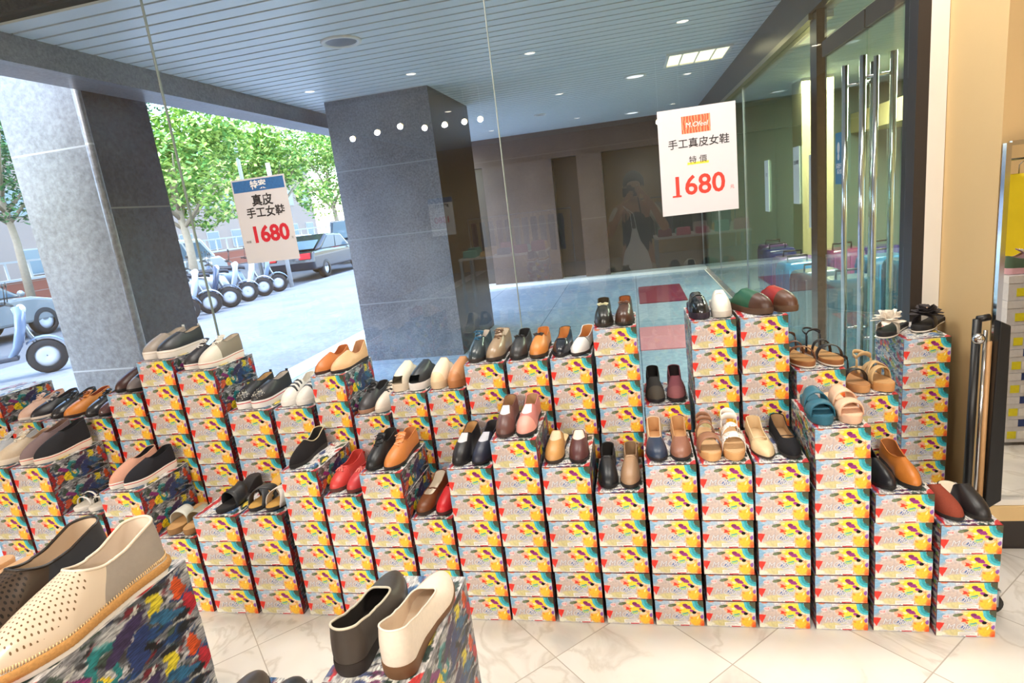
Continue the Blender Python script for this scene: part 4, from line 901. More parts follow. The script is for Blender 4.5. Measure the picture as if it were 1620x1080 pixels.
S('B12', 1, 'bronze metallic sneaker with brown laces beside the navy one', 'lace_sneaker', c=(150, 128, 104), laces=(96, 70, 52), lining=(220, 208, 190), solec=(56, 46, 40), rough=.25, yaw=-3, **sn)
S('B13', 0, 'black slip-on with bow at the heel beside the tan bow moccasin', 'moccasin', c=(48, 48, 50), lining=(30, 30, 32), solec=(26, 26, 28), throat=.52, thz=.056, bow=(20, 20, 22), yaw=-3)
S('B13', 1, 'tan moccasin with thin black bow', 'moccasin', c=(202, 128, 62), lining=(206, 136, 70), solec=(60, 44, 32), throat=.54, thz=.060, toeh=.040, bow=(40, 30, 26), pipe=(176, 104, 48))
pl = dict(toe='almond', throat=.60, thz=.042, collar=.056, side=.038, sole=.010, heel=.006, lining=(206, 146, 84))
S('B14', 0, 'black patent loafer with metal bar and tan lining', 'loafer', c=(34, 36, 44), solec=(24, 22, 24), band=((44, 46, 52), .60, .60, .012), rough=.2, yaw=-3, **pl)
S('B14', 1, 'white leather loafer with black bar and tan lining', 'loafer', c=(230, 226, 222), solec=(60, 52, 48), band=((60, 56, 58), .60, .60, .005), yaw=-8, **pl)
dm = dict(throat=.56, thz=.056, toeh=.044, collar=.056, sole=.012, solec=(44, 36, 26), welt=1, rough=.28)
S('B15', 0, 'black driving moccasin with small bow and raised stitching', 'driving_moccasin', c=(36, 36, 34), lining=(60, 50, 30), bow=(200, 196, 160), **dm)
S('B15', 1, 'dark brown driving moccasin with leather bow and raised stitching', 'driving_moccasin', c=(70, 46, 36), lining=(160, 96, 50), bow=(96, 66, 52), **dm)
S('B16', 0, 'black ridged flat with rough toe cap in the deep gap', 'ridged_flat', c=(40, 38, 38), cap=(70, 64, 56), capt=.80, lining=(26, 22, 22), solec=(26, 24, 26), throat=.52, thz=.058, collar=.062, kind='knit')
S('B16', 1, 'burgundy ridged flat in the deep gap beside the black one', 'ridged_flat', c=(120, 62, 72), cap=(130, 76, 80), capt=.82, lining=(40, 24, 26), solec=(40, 28, 30), throat=.52, thz=.056, collar=.060, kind='knit')
sc = dict(backless=.20, throat=.46, thz=.058, toeh=.046, collar=.045, sole=.022)
S('B17', 0, 'glossy black clog with buckled strap on the tall pair of stacks', 'strap_clog', c=(26, 28, 30), lining=(20, 20, 22), solec=(40, 30, 44), band=((60, 60, 58), .66, .62, .012), rough=.15, **sc)
S('B17', 1, 'white wrapped-strap clog beside the glossy black one', 'strap_clog', c=(226, 222, 212), lining=(176, 170, 160), solec=(206, 200, 190), band=((236, 232, 224), .60, .70, .014), **sc)
S('B18', 0, 'green leather clog with brown toe band turned sideways', 'leather_clog', c=(30, 84, 62), cap=(70, 44, 34), capt=.74, lining=(30, 60, 50), solec=(84, 60, 44), yaw=26, gap=.034, dx=.0, dy=-.012, **sc)
S('B18', 1, 'red leather clog with brown toe band turned sideways', 'leather_clog', c=(150, 34, 26), cap=(86, 54, 38), capt=.72, lining=(120, 30, 26), solec=(96, 70, 50), yaw=26, gap=.060, dx=.002, dy=.004, **sc)
cs = dict(bed=(176, 128, 74), solec=(150, 96, 54), sole=.022, rim=(226, 216, 200))
D('B19', 0, 'cork footbed sandal with thin brown straps half behind the tall stack', 'cork_sandal', strapc=(120, 76, 50), straps=((.60, .80, .034, .044), (.44, .50, .026, .050)), loop=((90, 60, 44), .056, .26, .003), yaw=8, dx=-.01, **cs)
D('B19', 1, 'cork footbed sandal with looped black straps beside the entrance glass', 'cork_sandal', strapc=(36, 32, 34), straps=((.62, .78, .050, .044), (.44, .50, .030, .050)), loop=((32, 30, 32), .062, .26, .003), yaw=14, dx=.0, **cs)
D('B20', 0, 'brown sandal with one black band behind the blush slide', 'band_sandal', bed=(176, 124, 78), solec=(206, 150, 96), sole=.026, strapc=(34, 32, 34), straps=((.70, .70, .055, .046),), loop=((40, 36, 36), .05, .26, .003), yaw=6)
D('B20', 1, 'tan sandal with broad crossed straps beside the flower slides', 'cross_strap_sandal', bed=(190, 146, 96), solec=(206, 150, 92), sole=.028, strapc=(192, 158, 112), straps=((.74, .62, .060, .046), (.44, .66, .050, .054), (.66, .44, .050, .056)), loop=((192, 158, 112), .052, .26, .006), yaw=10)
D('B21', 0, 'black platform slide with white organza flower', 'flower_slide', bed=(34, 32, 34), solec=(28, 26, 28), sole=.022, rim=(230, 220, 208), strapc=(206, 198, 184), straps=((.66, .66, .10, .040),), flower=((236, 226, 212), (206, 190, 160)), yaw=-40, dx=-.018, dy=-.016, gap=.062)
D('B21', 1, 'black platform slide with black organza flower', 'flower_slide', bed=(34, 32, 34), solec=(28, 26, 28), sole=.022, rim=(230, 220, 208), strapc=(44, 40, 44), straps=((.66, .66, .10, .040),), flower=((52, 46, 48), (214, 190, 170)), yaw=-40, dx=.008, dy=.032, gap=.068)
bro = dict(throat=.50, thz=.060, collar=.064, side=.052, toeh=.032, sole=.012, heel=.010, yaw=-5)
S('B3x', 0, 'black patent brogue in front of the pillar foot', 'brogue_shoe', c=(50, 50, 54), laces=(30, 30, 32), lining=(140, 90, 60), solec=(30, 26, 26), rough=.2, **bro)
S('B3x', 1, 'maroon brogue half behind the taller stack of ankle shoes', 'brogue_shoe', c=(92, 64, 64), laces=(60, 40, 40), lining=(120, 80, 64), solec=(40, 30, 30), rough=.25, **bro)
S('B3y', 0, 'black lace-up oxford beside the orange tan oxford in the window row', 'oxford_shoe', c=(46, 46, 50), laces=(30, 30, 32), lining=(70, 60, 56), solec=(30, 26, 26), rough=.22, **bro)
S('B3y', 1, 'orange tan lace-up oxford with red lining in the window row', 'oxford_shoe', c=(206, 128, 56), laces=(150, 84, 40), lining=(150, 70, 44), solec=(70, 40, 30), **bro)
S('B3z', 0, 'blush pointed lace-up with cream sole at the street end', 'pointed_lace_up', c=(216, 176, 156), laces=(230, 200, 184), lining=(206, 160, 140), solec=(236, 220, 208), toe='almond', **bro)
S('B3z', 1, 'black pointed lace-up with silver stripe and cream sole', 'pointed_lace_up', c=(40, 38, 44), laces=(206, 200, 200), lining=(60, 50, 50), solec=(236, 220, 208), toe='almond', **bro)
# --- free-standing stacks beside the camera
esp = dict(L=.262, wid=1.0, NN=96, M=18, throat=.50, thz=.060, collar=.064, side=.048, toeh=.030, sole=.020, heel=.004, qt=.46, toe='almond')
def rope(r, F):
    mb = MB(); n = 240; rings = []
    for j in range(9):
        a = -PI * .5 + PI * j / 8 * 1.0; row = []
        for k in range(n):
            tq = k / n; q = tq * F.N; k0 = int(q) % F.N; fr_ = q - int(q)
            t0, s0 = F.tk(k0); t1, s1 = F.tk((k0 + 1) % F.N); p = F.pt(t0, s0, 1.04, 0) * (1 - fr_) + F.pt(t1, s1, 1.04, 0) * fr_
            c0 = Vector((F.cx(.5), 0, 0)); d = Vector((p.x - c0.x, (p.y) * .25, 0)).normalized(); tw = .0011 * math.sin(2 * PI * k / 2.2 + j * .9)
            p = p + d * (.004 * math.cos(a) + tw * math.cos(a)); p.z = .015 + .0068 * math.sin(a) + .0 * tw; row.append(p)
        rings.append(row)
    mb.grid(rings, closed=True); return mb.build('jute_rope', mat((190, 140, 80), rough=.9, noise=.3, scale=300, bump=.6, name='jute'), r)
def stitches(r, F, surf, zs, col):
    mb = MB(); N_ = F.N
    for k in range(0, N_):
        t, sd = F.tk(k)
        for f in (0, .5):
            p = surf(k, .05) * (1 - f) + surf((k + 1) % N_, .05) * f; q = surf(k, .09) * (1 - f) + surf((k + 1) % N_, .09) * f
            o_ = (p - Vector((F.cx(t), p.y * .8, p.z))); o_.z = 0; o_ = o_.normalized() * .0012 if o_.length > 0 else Vector()
            mb.tube([p + o_ - Vector((0, 0, .002)), q + o_], .0009, 5)
    mb.build('edge_stitching', mat(col, rough=.7, bump=0, name='thread'), r)
r = S('E1', 0, 'dark bronze perforated espadrille slip-on beside the champagne one', 'espadrille', c=(60, 48, 40), quarter=(52, 54, 60), perf=perf_mat((76, 62, 52), .0058, .0016, dark=(30, 24, 20), rough=.3, metallic=.3), lining=(206, 184, 158), insole=(206, 184, 158), solec=(236, 230, 220), yaw=-2, pipe=(40, 34, 32), front=.0, gap=.048, **esp)
rope(r[0], r[1]); stitches(r[0], r[1], r[3], r[4], (214, 170, 120))
r = S('E1', 1, 'champagne leather espadrille slip-on with perforated vamp and jute edge', 'espadrille', c=(216, 196, 172), quarter=(160, 150, 140), perf=perf_mat((224, 206, 184), .0058, .0011, dark=(120, 92, 60), rough=.28, metallic=.12), lining=(222, 206, 188), insole=(222, 204, 182), solec=(240, 234, 226), yaw=-2, pipe=(226, 210, 190), front=.0, gap=.048, **esp)
rope(r[0], r[1]); stitches(r[0], r[1], r[3], r[4], (236, 200, 150))
t = MB(); put_text(t, '2  39', .011, lambda a, b_, c_: (-a, .052 - b_, r[1].top(.3) + .0022)); t.build('size_print', mat((60, 50, 44), bump=0, name='size_ink'), r[0], fix=False)
pfl = dict(toe='almond', L=.248, NN=72, M=14, throat=.66, thz=.036, collar=.062, side=.046, toeh=.030, sole=.012, heel=.012, wid=.97)
S('E2', 0, 'black leather flat with cream piping, heel towards the camera', 'pointed_flat', yaw=180, c=(66, 58, 52), lining=(46, 38, 34), insole=(40, 34, 32), solec=(40, 32, 28), pipe=(206, 196, 176), front=.010, med=1, **pfl)
S('E2', 1, 'ivory leather pointed flat with brown sole, heel towards the camera', 'pointed_flat', yaw=180, c=(236, 222, 206), lining=(228, 206, 182), insole=(232, 212, 188), solec=(112, 78, 50), front=.010, med=-1, **pfl)
S('E3', 0, 'dark brown round-toe leather shoe with only its toe in view', 'round_toe_shoe', yaw=180, c=(70, 62, 58), lining=(60, 50, 44), solec=(34, 30, 28), front=.02, dx=.03, med=1, throat=.55, thz=.056, toeh=.040)
S('E3', 1, 'black round-toe leather shoe with only its toe in view', 'round_toe_shoe', yaw=180, c=(44, 46, 50), lining=(40, 36, 34), solec=(26, 24, 24), front=.01, dx=.034, med=-1, throat=.55, thz=.052, toeh=.038)
for i in (0, 1):
    D('E4', i, ('outer' if i == 0 else 'inner') + ' black strappy sandal with tan sole at the picture edge', 'strappy_sandal', bed=(206, 160, 116), solec=(214, 160, 110), sole=.020, strapc=(30, 32, 38), straps=((.60, .78, .022, .044), (.78, .60, .022, .046), (.46, .46, .02, .05)), yaw=-8)
# ================================================================== posters
def poster(name, label, x, z, w, h, y, tilt, draw, face=-1):
    r = empty(name, (x, y, z)); tag(r, label, 'poster'); r.rotation_euler = (0, math.radians(tilt), 0)
    MB().box(-w / 2, w / 2, 0, .0012, -h / 2, h / 2).build('sheet', mat((216, 214, 220), rough=.45, noise=.02, scale=6, bump=0, name='poster_paper'), r)
    draw(r, w, h); return r
INK = mat((34, 30, 34), bump=0, rough=.6, name='black_ink'); RED = mat((222, 58, 40), bump=0, rough=.6, name='red_ink'); CRIM = mat((206, 26, 48), bump=0, rough=.6, name='crimson_ink')
BLU = mat((44, 104, 168), bump=0, rough=.6, noise=.35, scale=90, name='blue_ink'); WH = mat((244, 244, 246), bump=0, rough=.6, name='white_ink')
def T(parent, s, size, x, z, m, name='lettering', y=-.0006, **k):
    t = MB(); put_text(t, s, size, lambda a, b, c: (x + a, y, z + b), **k); return t.build(name, m, parent, fix=False)
def draw1(r, w, h):
    MB().box(-w / 2 + .008, w / 2 - .008, -.0004, 0, h / 2 - .065, h / 2 - .008).build('blue_header', BLU, r)
    T(r, '特案', .046, 0, h / 2 - .038, WH, y=-.001, bold=.001)
    T(r, '真皮', .060, .005, h / 2 - .115, INK, bold=.0016); T(r, '手工女鞋', .055, .012, h / 2 - .175, INK, bold=.0012)
    T(r, '1680', .112, .012, h / 2 - .285, CRIM, bold=.004, spacing=.98); T(r, '特價', .014, -.118, h / 2 - .315, INK); T(r, '元', .014, .135, h / 2 - .315, INK)
poster('price_poster', 'white price poster with blue header hanging on the glass before the scooters', -1.835, 1.578, .305, .425, 2.838, 0, draw1)
def logo_mat():
    m, nt, b, out = newmat('poster_logo'); tc = N(nt, 'ShaderNodeTexCoord'); wv = N(nt, 'ShaderNodeTexWave'); wv.inputs['Scale'].default_value = 26; wv.inputs['Distortion'].default_value = 6; wv.inputs['Detail'].default_value = 3
    nt.links.new(tc.outputs['Object'], wv.inputs[0]); r = N(nt, 'ShaderNodeValToRGB'); e = r.color_ramp.elements
    e[0].color = lin((200, 84, 48)); e[1].color = lin((236, 170, 120)); e[0].position = .1; k = e.new(.5); k.color = lin((214, 100, 60)); k = e.new(.72); k.color = lin((120, 130, 110)); k = e.new(.8); k.color = lin((226, 130, 84))
    nt.links.new(wv.outputs[0], r.inputs[0]); nt.links.new(r.outputs[0], b.inputs['Base Color']); return m
def draw2(r, w, h):
    MB().box(-.062, .058, -.0004, 0, .118, .190).build('logo_panel', logo_mat(), r)
    T(r, 'M.Ofeel', .029, 0, .152, WH, shear=.2, y=-.001)
    T(r, '手工真皮女鞋', .043, .005, .075, INK, bold=.0004); T(r, '特 價', .034, 0, .004, INK)
    MB().box(-.045, .045, -.0003, 0, -.014, -.004).build('highlight', mat((240, 220, 60), bump=0, name='yellow_ink'), r)
    T(r, '1680', .116, -.005, -.105, RED, bold=.002); MB().box(-.115, -.077, -.0008, 0, -.147, -.140).build('numeral_foot', RED, r); T(r, '元', .018, .138, -.128, RED)
poster('sale_poster', 'large pale price poster with orange logo hanging on the glass near the entrance', .302, 1.597, .325, .450, 2.838, 0, draw2)
def draw3(r, w, h):   # seen only as a mirror image in the window, faces the glass
    MB().box(-w / 2, w / 2, .0014, .0018, h / 2 - .06, h / 2).build('blue_header', mat((50, 70, 130), bump=0, name='navy_ink'), r)
    def TT(s, size, x, z, m, **k):
        t = MB(); put_text(t, s, size, lambda a, b, c: (x - a, .002, z + b), **k); t.build('lettering', m, r, fix=False)
    TT('輕柔女鞋', .05, 0, h / 2 - .10, INK, bold=.001); TT('手工', .04, 0, h / 2 - .155, INK); TT('1380', .10, 0, h / 2 - .26, CRIM, bold=.003)
p3 = poster('hanging_sign', 'hanging price sign with navy header mirrored in the window glass', -2.20, 1.47, .30, .44, -1.29, 0, draw3)
w_ = MB(); [w_.tube([(sx, 0, .22), (sx, 0, 1.45)], .0012, 5) for sx in (-.13, .13)]; w_.build('hanging_wire', m_alu, p3)
# blue notice and paper slips on the entrance glass
n = empty('door_notice', (1.243, 4.03, 1.545)); tag(n, 'blue notice with two white footprints stuck on the glass entrance door', 'notice')
MB().box(0, .001, -.095, .095, -.15, .15).build('sheet', mat((36, 136, 176), bump=0, rough=.5, name='cyan_paper'), n)
m2 = MB()
for sy in (-.04, .04):
    for (dz, ry, rz_) in ((.062, .024, .034), (.012, .018, .022)):
        m2.add([(-.0006, sy + ry * math.cos(a * PI / 10), dz + rz_ * math.sin(a * PI / 10)) for a in range(20)], [tuple(range(20))])
m2.build('footprints', WH, n)
for z, s in ((-.045, '請配戴口罩'), (-.078, '請勿靠近')):
    t = MB(); put_text(t, s, .031, lambda a, b, c: (-.0006, -a, z + b), bold=.001); t.build('lettering', WH, n, fix=False)
for i, (yy, z, w, h, lb) in enumerate(((6.05, 1.40, .16, .46, 'slim white paper slip on the entrance glass near the sale poster'), (5.02, 1.47, .17, .42, 'wider white paper slip with headline in the middle of the entrance glass'), (4.66, 1.35, .05, .5, 'narrow white paper strip beside the bronze door post'))):
    n = empty('paper_notice', (1.24, yy, z)); tag(n, lb, 'notice')
    MB().box(0, .001, -w / 2, w / 2, -h / 2, h / 2).build('sheet', mat((226, 230, 224), bump=0, rough=.6, name='slip_paper'), n)
    if w > .1:
        t = MB(); put_text(t, '营业時間' if i else '公告', .034, lambda a, b, c: (-.0008, -a, h * .22 + b)); t.build('lettering', INK, n, fix=False)

# ================================================================== suitcases in the hall
def suitcase(x, y, h, w, d, c, rz, label):
    r = empty('suitcase', (x, y, 0), rz); tag(r, label, 'suitcase', None)
    m = mat(c, rough=.22, noise=.03, bump=0, name='glossy_shell', coat=.6); b = MB()
    nx = 48; rows = []
    for zf in (0, .02, .06, .12, .88, .94, .98, 1.0):
        k = {0: .86, .02: .93, .06: .98, .12: 1, .88: 1, .94: .98, .98: .93, 1.0: .84}[zf]; row = []
        for i in range(nx):
            a = 2 * PI * i / nx; ca, sa = math.cos(a), math.sin(a); e = .35
            px = (abs(ca) ** e) * (1 if ca >= 0 else -1) * w / 2 * k; py = (abs(sa) ** e) * (1 if sa >= 0 else -1) * d / 2 * k
            row.append((px, py, .05 + h * zf))
        rows.append(row)
    b.grid(rows, closed=True); n_ = len(b.v); b.add(rows[-1], [tuple(range(nx))]); b.add(rows[0], [tuple(range(nx))]); b.build('shell', m, r)
    rb = MB()
    for sy in (-1, 1):
        for i in range(6):
            xx = -w * .36 + w * .72 * i / 5; rb.box(xx - .008, xx + .008, sy * d / 2 - .004, sy * d / 2 + .006, .12, .05 + h * .9)
    for sx in (-1, 1):
        for i in range(3):
            yy = -d * .28 + d * .56 * i / 2; rb.box(sx * w / 2 - .004, sx * w / 2 + .006, yy - .008, yy + .008, .12, .05 + h * .9)
    rb.build('ribs', mat(tuple(min(255, int(v * 1.25 + 10)) for v in c), rough=.25, metal=.3, noise=.02, bump=0, name='rib'), r, bevel=.002)
    hd = MB().tube([(-.09, 0, .05 + h), (-.09, 0, .10 + h), (.09, 0, .10 + h), (.09, 0, .05 + h)], .009, 8); hd.build('handle', m_black, r)
    for sx in (-1, 1):
        for sy in (-1, 1): MB().lathe([(0, -.012), (.026, -.012), (.026, .012), (0, .012)], (sx * w * .36, sy * d * .3, .026), 14, axis='x').build('wheel', m_black, r)
    return r
SU = [(1.52, 6.15, .62, .34, .26, (20, 140, 200), 'bright blue ribbed suitcase nearest the entrance glass'), (1.50, 5.50, .62, .36, .26, (92, 110, 124), 'steel grey ribbed suitcase beside the door post'),
      (1.62, 6.75, .60, .36, .26, (150, 110, 170), 'lilac suitcase behind the bright blue one'), (2.02, 6.5, .66, .36, .26, (130, 40, 90), 'magenta suitcase in the second row of luggage'),
      (2.1, 5.75, .66, .36, .26, (30, 110, 150), 'teal blue suitcase in the second row of luggage'), (1.52, 4.75, .66, .36, .26, (50, 100, 128), 'slate blue ribbed suitcase behind the glass door'),
      (2.05, 5.0, .72, .38, .26, (40, 90, 110), 'tall petrol blue suitcase behind the glass door'), (1.66, 7.6, .6, .36, .26, (50, 60, 130), 'indigo suitcase farther down the hall'),
      (1.72, 3.9, .66, .38, .26, (44, 70, 84), 'dark petrol suitcase behind the door handles'), (2.5, 6.9, .6, .36, .26, (60, 50, 120), 'violet suitcase in the third row of luggage'), (1.8, 8.5, .56, .34, .25, (96, 60, 110), 'plum suitcase at the far end of the luggage rows')]
for x, y, h, w, d, c, lb in SU: suitcase(x, y, h, w, d, c, .15, lb)

# ================================================================== mirror corner
mr = empty('wall_mirror', (1.24, 2.372, .20)); tag(mr, 'tall mirror with steel edge fixed to the cream wall', 'mirror')
mm_ = bpy.data.materials.new('mirror_silver'); mm_.use_nodes = True; mm_.node_tree.nodes['Principled BSDF'].inputs['Metallic'].default_value = 1; mm_.node_tree.nodes['Principled BSDF'].inputs['Roughness'].default_value = .005; mm_.node_tree.nodes['Principled BSDF'].inputs['Base Color'].default_value = (.93, .93, .9, 1)
MB().box(.012, .75, .0, .006, .012, 1.30).build('mirror_glass', mm_, mr)
f = MB(); f.box(-.004, .012, -.010, .012, 0, 1.31); f.box(.75, .765, -.010, .012, 0, 1.31); f.box(.012, .75, -.010, .012, 1.30, 1.315); f.build('steel_frame', m_chrome, mr)
MB().box(-.004, .765, -.02, .012, -.012, .011).build('bottom_ledge', m_white, mr)
sbox('trim_plinth', 1.235, 3.2, 2.345, 2.40, .126, .186, m=m_cream)
# folded black stand leaning beside the mirror
st = empty('folding_stand', (1.155, 2.31, 0)); tag(st, 'folded black metal stand with steel knob leaning beside the mirror', 'stand')
MB().tube([(-.014, -.01, .02), (.012, .03, .92)], .014, 10).build('leg', m_black, st)
b = MB(); b.prism([(.045, .20), (.098, .24), (.092, .90), (.058, .92)], -.02, .02); b.build('side_panel', m_black, st, bevel=.004)
MB().tube([(.03, -.012, .02), (.048, .02, .84)], .009, 8).build('wooden_pole', mat((196, 150, 100), rough=.5, noise=.15, scale=30, bump=.05, name='light_wood'), st)
MB().tube([(.016, -.008, .02), (.036, .022, .88)], .007, 8).build('steel_pole', m_chrome, st)
MB().ball((-.002, -.012, .86), .020, 16).build('knob', m_chrome, st)
MB().tube([(.012, .03, .92), (.05, .03, .925)], .012, 10).build('top_bracket', m_black, st)
MB().lathe([(0, -.01), (.03, -.01), (.03, .01), (0, .01)], (.03, .0, .031), 16, axis='x').build('caster', m_black, st)
# loose caster wheel beside the lowest stack
cw = empty('caster_wheel', (1.075, 1.99, 0)); tag(cw, 'black caster wheel with grey fork on the floor beside the lowest stack', 'wheel')
MB().lathe([(.012, -.012), (.034, -.012), (.036, 0), (.034, .012), (.012, .012)], (0, 0, .036), 20, axis='y').build('tyre', m_black, cw)
MB().lathe([(0, -.013), (.012, -.013), (.012, .013), (0, .013)], (0, 0, .036), 14, axis='y').build('hub', m_alu, cw)
MB().box(-.012, .016, -.018, -.014, .03, .085).box(-.012, .016, .014, .018, .03, .085).box(-.02, .02, -.02, .02, .085, .092).build('fork', m_alu, cw)
# things the mirror reflects: a rack of sneaker boxes and a rail with yellow shirts beyond it
tm = {}
def sneaker_box(x, y, z, i):
    r = empty('sneaker_box', (x, y, z)); tag(r, 'blue-lidded white sneaker box, %s of the rack facing the mirror' % (['lowest', 'second tier', 'third tier', 'fourth tier', 'fifth tier', 'sixth tier', 'topmost'][i]), 'shoe box', 'sneaker boxes in the mirror rack')
    MB().box(-.15, .15, -.10, .10, 0, .085).build('box_base', mat((214, 214, 220), bump=0, name='white_card'), r)
    MB().box(-.152, -.07, -.102, .102, .086, .122, 1).box(-.07, .152, -.102, .102, .086, .122, 0).build('lid', [mat((36, 60, 120), bump=0, name='blue_card'), mat((222, 222, 226), bump=0, name='lid_white')], r)
    MB().box(-.115, -.075, .1005, .102, .02, .06).build('yellow_label', mat((232, 222, 40), bump=0, name='yellow_label'), r)
    MB().box(-.07, -.01, .1005, .102, .02, .06).build('white_label', mat((240, 240, 240), bump=0, name='white_label'), r)
    return r
for i in range(7): sneaker_box(1.92, 1.35, .02 + i * .124, i)
for i, (c, lb) in enumerate((((170, 140, 150), 'grey and pink'), ((90, 110, 90), 'olive green'))):
    r = shoe('running_shoe', lb + ' running shoe on top of the rack facing the mirror', c=c, laces=(230, 230, 230), sole=.024, solec=(230, 180, 190), kind='knit', throat=.5, thz=.06)
    r[0]['group'] = 'running shoes on the mirror rack'; r[0].location = (1.90, 1.30 + .10 * i, .02 + 7 * .124 + .0006); r[0].rotation_euler = (0, 0, math.radians(95))
sr = empty('shirt_rail', (2.62, .6, 0)); tag(sr, 'chrome garment rail holding yellow shirts facing the mirror', 'clothes rail')
MB().tube([(-.5, 0, 0), (-.5, 0, 1.42), (.5, 0, 1.42), (.5, 0, 0)], .014, 8).build('rail_frame', m_chrome, sr)
def shirt(x, y, z, c, rz, lab, grp):
    r = empty('shirt', (x, y, z), rz); tag(r, lab, 'shirt', grp); b = MB(); rows = []
    for zf, w in ((0, .05), (-.02, .12), (-.06, .22), (-.12, .26), (-.22, .24), (-.24, .19), (-.45, .19), (-.62, .20)):
        rows.append([(math.cos(2 * PI * k / 20) * w, math.sin(2 * PI * k / 20) * .045 + .008 * math.sin(k * 2.2 + zf * 9), zf) for k in range(20)])
    b.grid(rows, closed=True); b.build('cloth', mat(c, rough=.9, noise=.08, scale=12, bump=.1, name='cotton'), r); MB().tube([(0, 0, 0), (0, 0, .05), (.02, 0, .07)], .003, 6).build('hanger_hook', m_chrome, r)
    return r
for i in range(5): shirt(2.24 + i * .19, .6, 1.335, (236, 208, 30) if i % 2 == 0 else (240, 226, 130), .9, ['bright yellow shirt at the near end of the rail', 'pale yellow shirt second on the rail', 'bright yellow shirt in the middle of the rail', 'pale yellow shirt fourth on the rail', 'bright yellow shirt at the wall end of the rail'][i], 'shirts on the rail')
# ================================================================== display furniture reflected in the window
def display_table(x, y, w, d, h, lab, seed):
    t = empty('display_table', (x, y, 0)); tag(t, lab, 'table')
    MB().box(-w / 2, w / 2, -d / 2, d / 2, h - .03, h).build('tabletop', m_white, t)
    for sx in (-1, 1):
        for sy in (-1, 1): MB().box(sx * (w / 2 - .03) - .02, sx * (w / 2 - .03) + .02, sy * (d / 2 - .03) - .02, sy * (d / 2 - .03) + .02, 0, h - .03).build('leg', m_alu, t)
    rs = random.Random(seed); pal = [(214, 120, 150), (120, 190, 180), (220, 214, 210), (90, 110, 150), (230, 190, 120), (160, 80, 100)]; n = 0
    for i in range(int(w / .26)):
        for j in range(int(d / .3)):
            c = rs.choice(pal); hh = rs.uniform(.06, .16); o = MB()
            x0 = x - w / 2 + .05 + i * .26; y0 = y - d / 2 + .04 + j * .3
            rows = []
            for zf in (0, .3, .6, .9, 1):
                k_ = 1 - .08 * zf * zf; rows.append([(x0 + .10 + .095 * k_ * max(-1, min(1, 1.3 * math.cos(2 * PI * q / 16))), y0 + .12 + .11 * k_ * max(-1, min(1, 1.3 * math.sin(2 * PI * q / 16))), h + .001 + hh * zf) for q in range(16)])
            o.grid(rows, closed=True); o.add(rows[-1], [tuple(range(16))]); ob = o.build('folded_garment', mat(c, rough=.9, noise=.1, scale=20, bump=.1, name='folded_cloth'))
            cn = {(214, 120, 150): 'pink', (120, 190, 180): 'mint', (220, 214, 210): 'off-white', (90, 110, 150): 'slate blue', (230, 190, 120): 'sand', (160, 80, 100): 'wine red'}[c]
            tag(ob, '%s folded garment on the %s' % (cn, lab), 'folded garment', 'folded garments on the %s %s' % (lab, cn)); n += 1
display_table(-1.9, -3.2, 1.3, .62, .82, 'white display table mirrored beside the photographer', 3)
display_table(.95, -3.4, 1.3, .62, .82, 'white display table mirrored under the sale poster', 4)
def rack(x, y, w, lab, seed):
    r = empty('clothes_rack', (x, y, 0)); tag(r, lab, 'clothes rack'); MB().tube([(-w / 2, 0, 0), (-w / 2, 0, 1.35), (w / 2, 0, 1.35), (w / 2, 0, 0)], .015, 8).build('rail_frame', m_chrome, r)
    for sx in (-1, 1): MB().box(sx * w / 2 - .02, sx * w / 2 + .02, -.25, .25, 0, .03).build('foot', m_chrome, r)
    rs = random.Random(seed)
    for i in range(int(w / .16)):
        c = rs.choice([(60, 60, 66), (150, 150, 156), (90, 100, 120), (200, 196, 190), (120, 60, 60)])
        shirt(x - w / 2 + .1 + i * .16, y, 1.27, c, 1.3, 'garment hanging on the ' + lab, 'garments hanging on the ' + lab)
rack(-2.0, -5.2, 1.9, 'long clothes rack mirrored behind the first display table', 5)
rack(.9, -5.4, 1.7, 'long clothes rack mirrored behind the second display table', 6)
# red counter / mat seen on the arcade floor
dm_ = MB().box(.03, .66, 8.2, 9.66, .0005, .012); tag(dm_.build('door_mat', mat((120, 26, 52), rough=.8, noise=.15, scale=80, bump=.2, name='crimson_carpet')), 'crimson carpet mat on the arcade floor beyond the glass', 'mat')
dm2 = MB().box(.00, .50, 5.7, 6.7, .0005, .010); tag(dm2.build('floor_mat', mat((206, 132, 140), rough=.8, noise=.1, scale=80, bump=.2, name='pink_carpet')), 'faded pink mat on the arcade floor beside the boxes', 'mat')
# ================================================================== photographer (shows as a reflection in the window)
def skin(name, joints, bones, m, parent, lvl=2, root=0):
    me = bpy.data.meshes.new(name); me.from_pydata([j[0] for j in joints], bones, []); me.materials.append(m)
    o = bpy.data.objects.new(name, me); COL.objects.link(o)
    sk = o.modifiers.new('skin', 'SKIN'); sk.use_smooth_shade = True
    for i, j in enumerate(joints):
        r = j[1]; me.skin_vertices[0].data[i].radius = (r, r) if not isinstance(r, tuple) else r
        me.skin_vertices[0].data[i].use_root = (i == root)
    sb = o.modifiers.new('sub', 'SUBSURF'); sb.levels = lvl; sb.render_levels = lvl
    dg = bpy.context.evaluated_depsgraph_get(); nm = bpy.data.meshes.new_from_object(o.evaluated_get(dg)); nm.materials.clear(); nm.materials.append(m)
    o.modifiers.clear(); o.data = nm; nm.polygons.foreach_set('use_smooth', [True] * len(nm.polygons))
    if parent: o.parent = parent
    return o
PX, PY = .04, -.30
ph = empty('person', (0, 0, 0)); tag(ph, 'person in dark vest over a pale shirt raising a camera to the face', 'person')
mskin = mat((196, 146, 116), rough=.55, noise=.05, scale=30, bump=.05, name='skin')
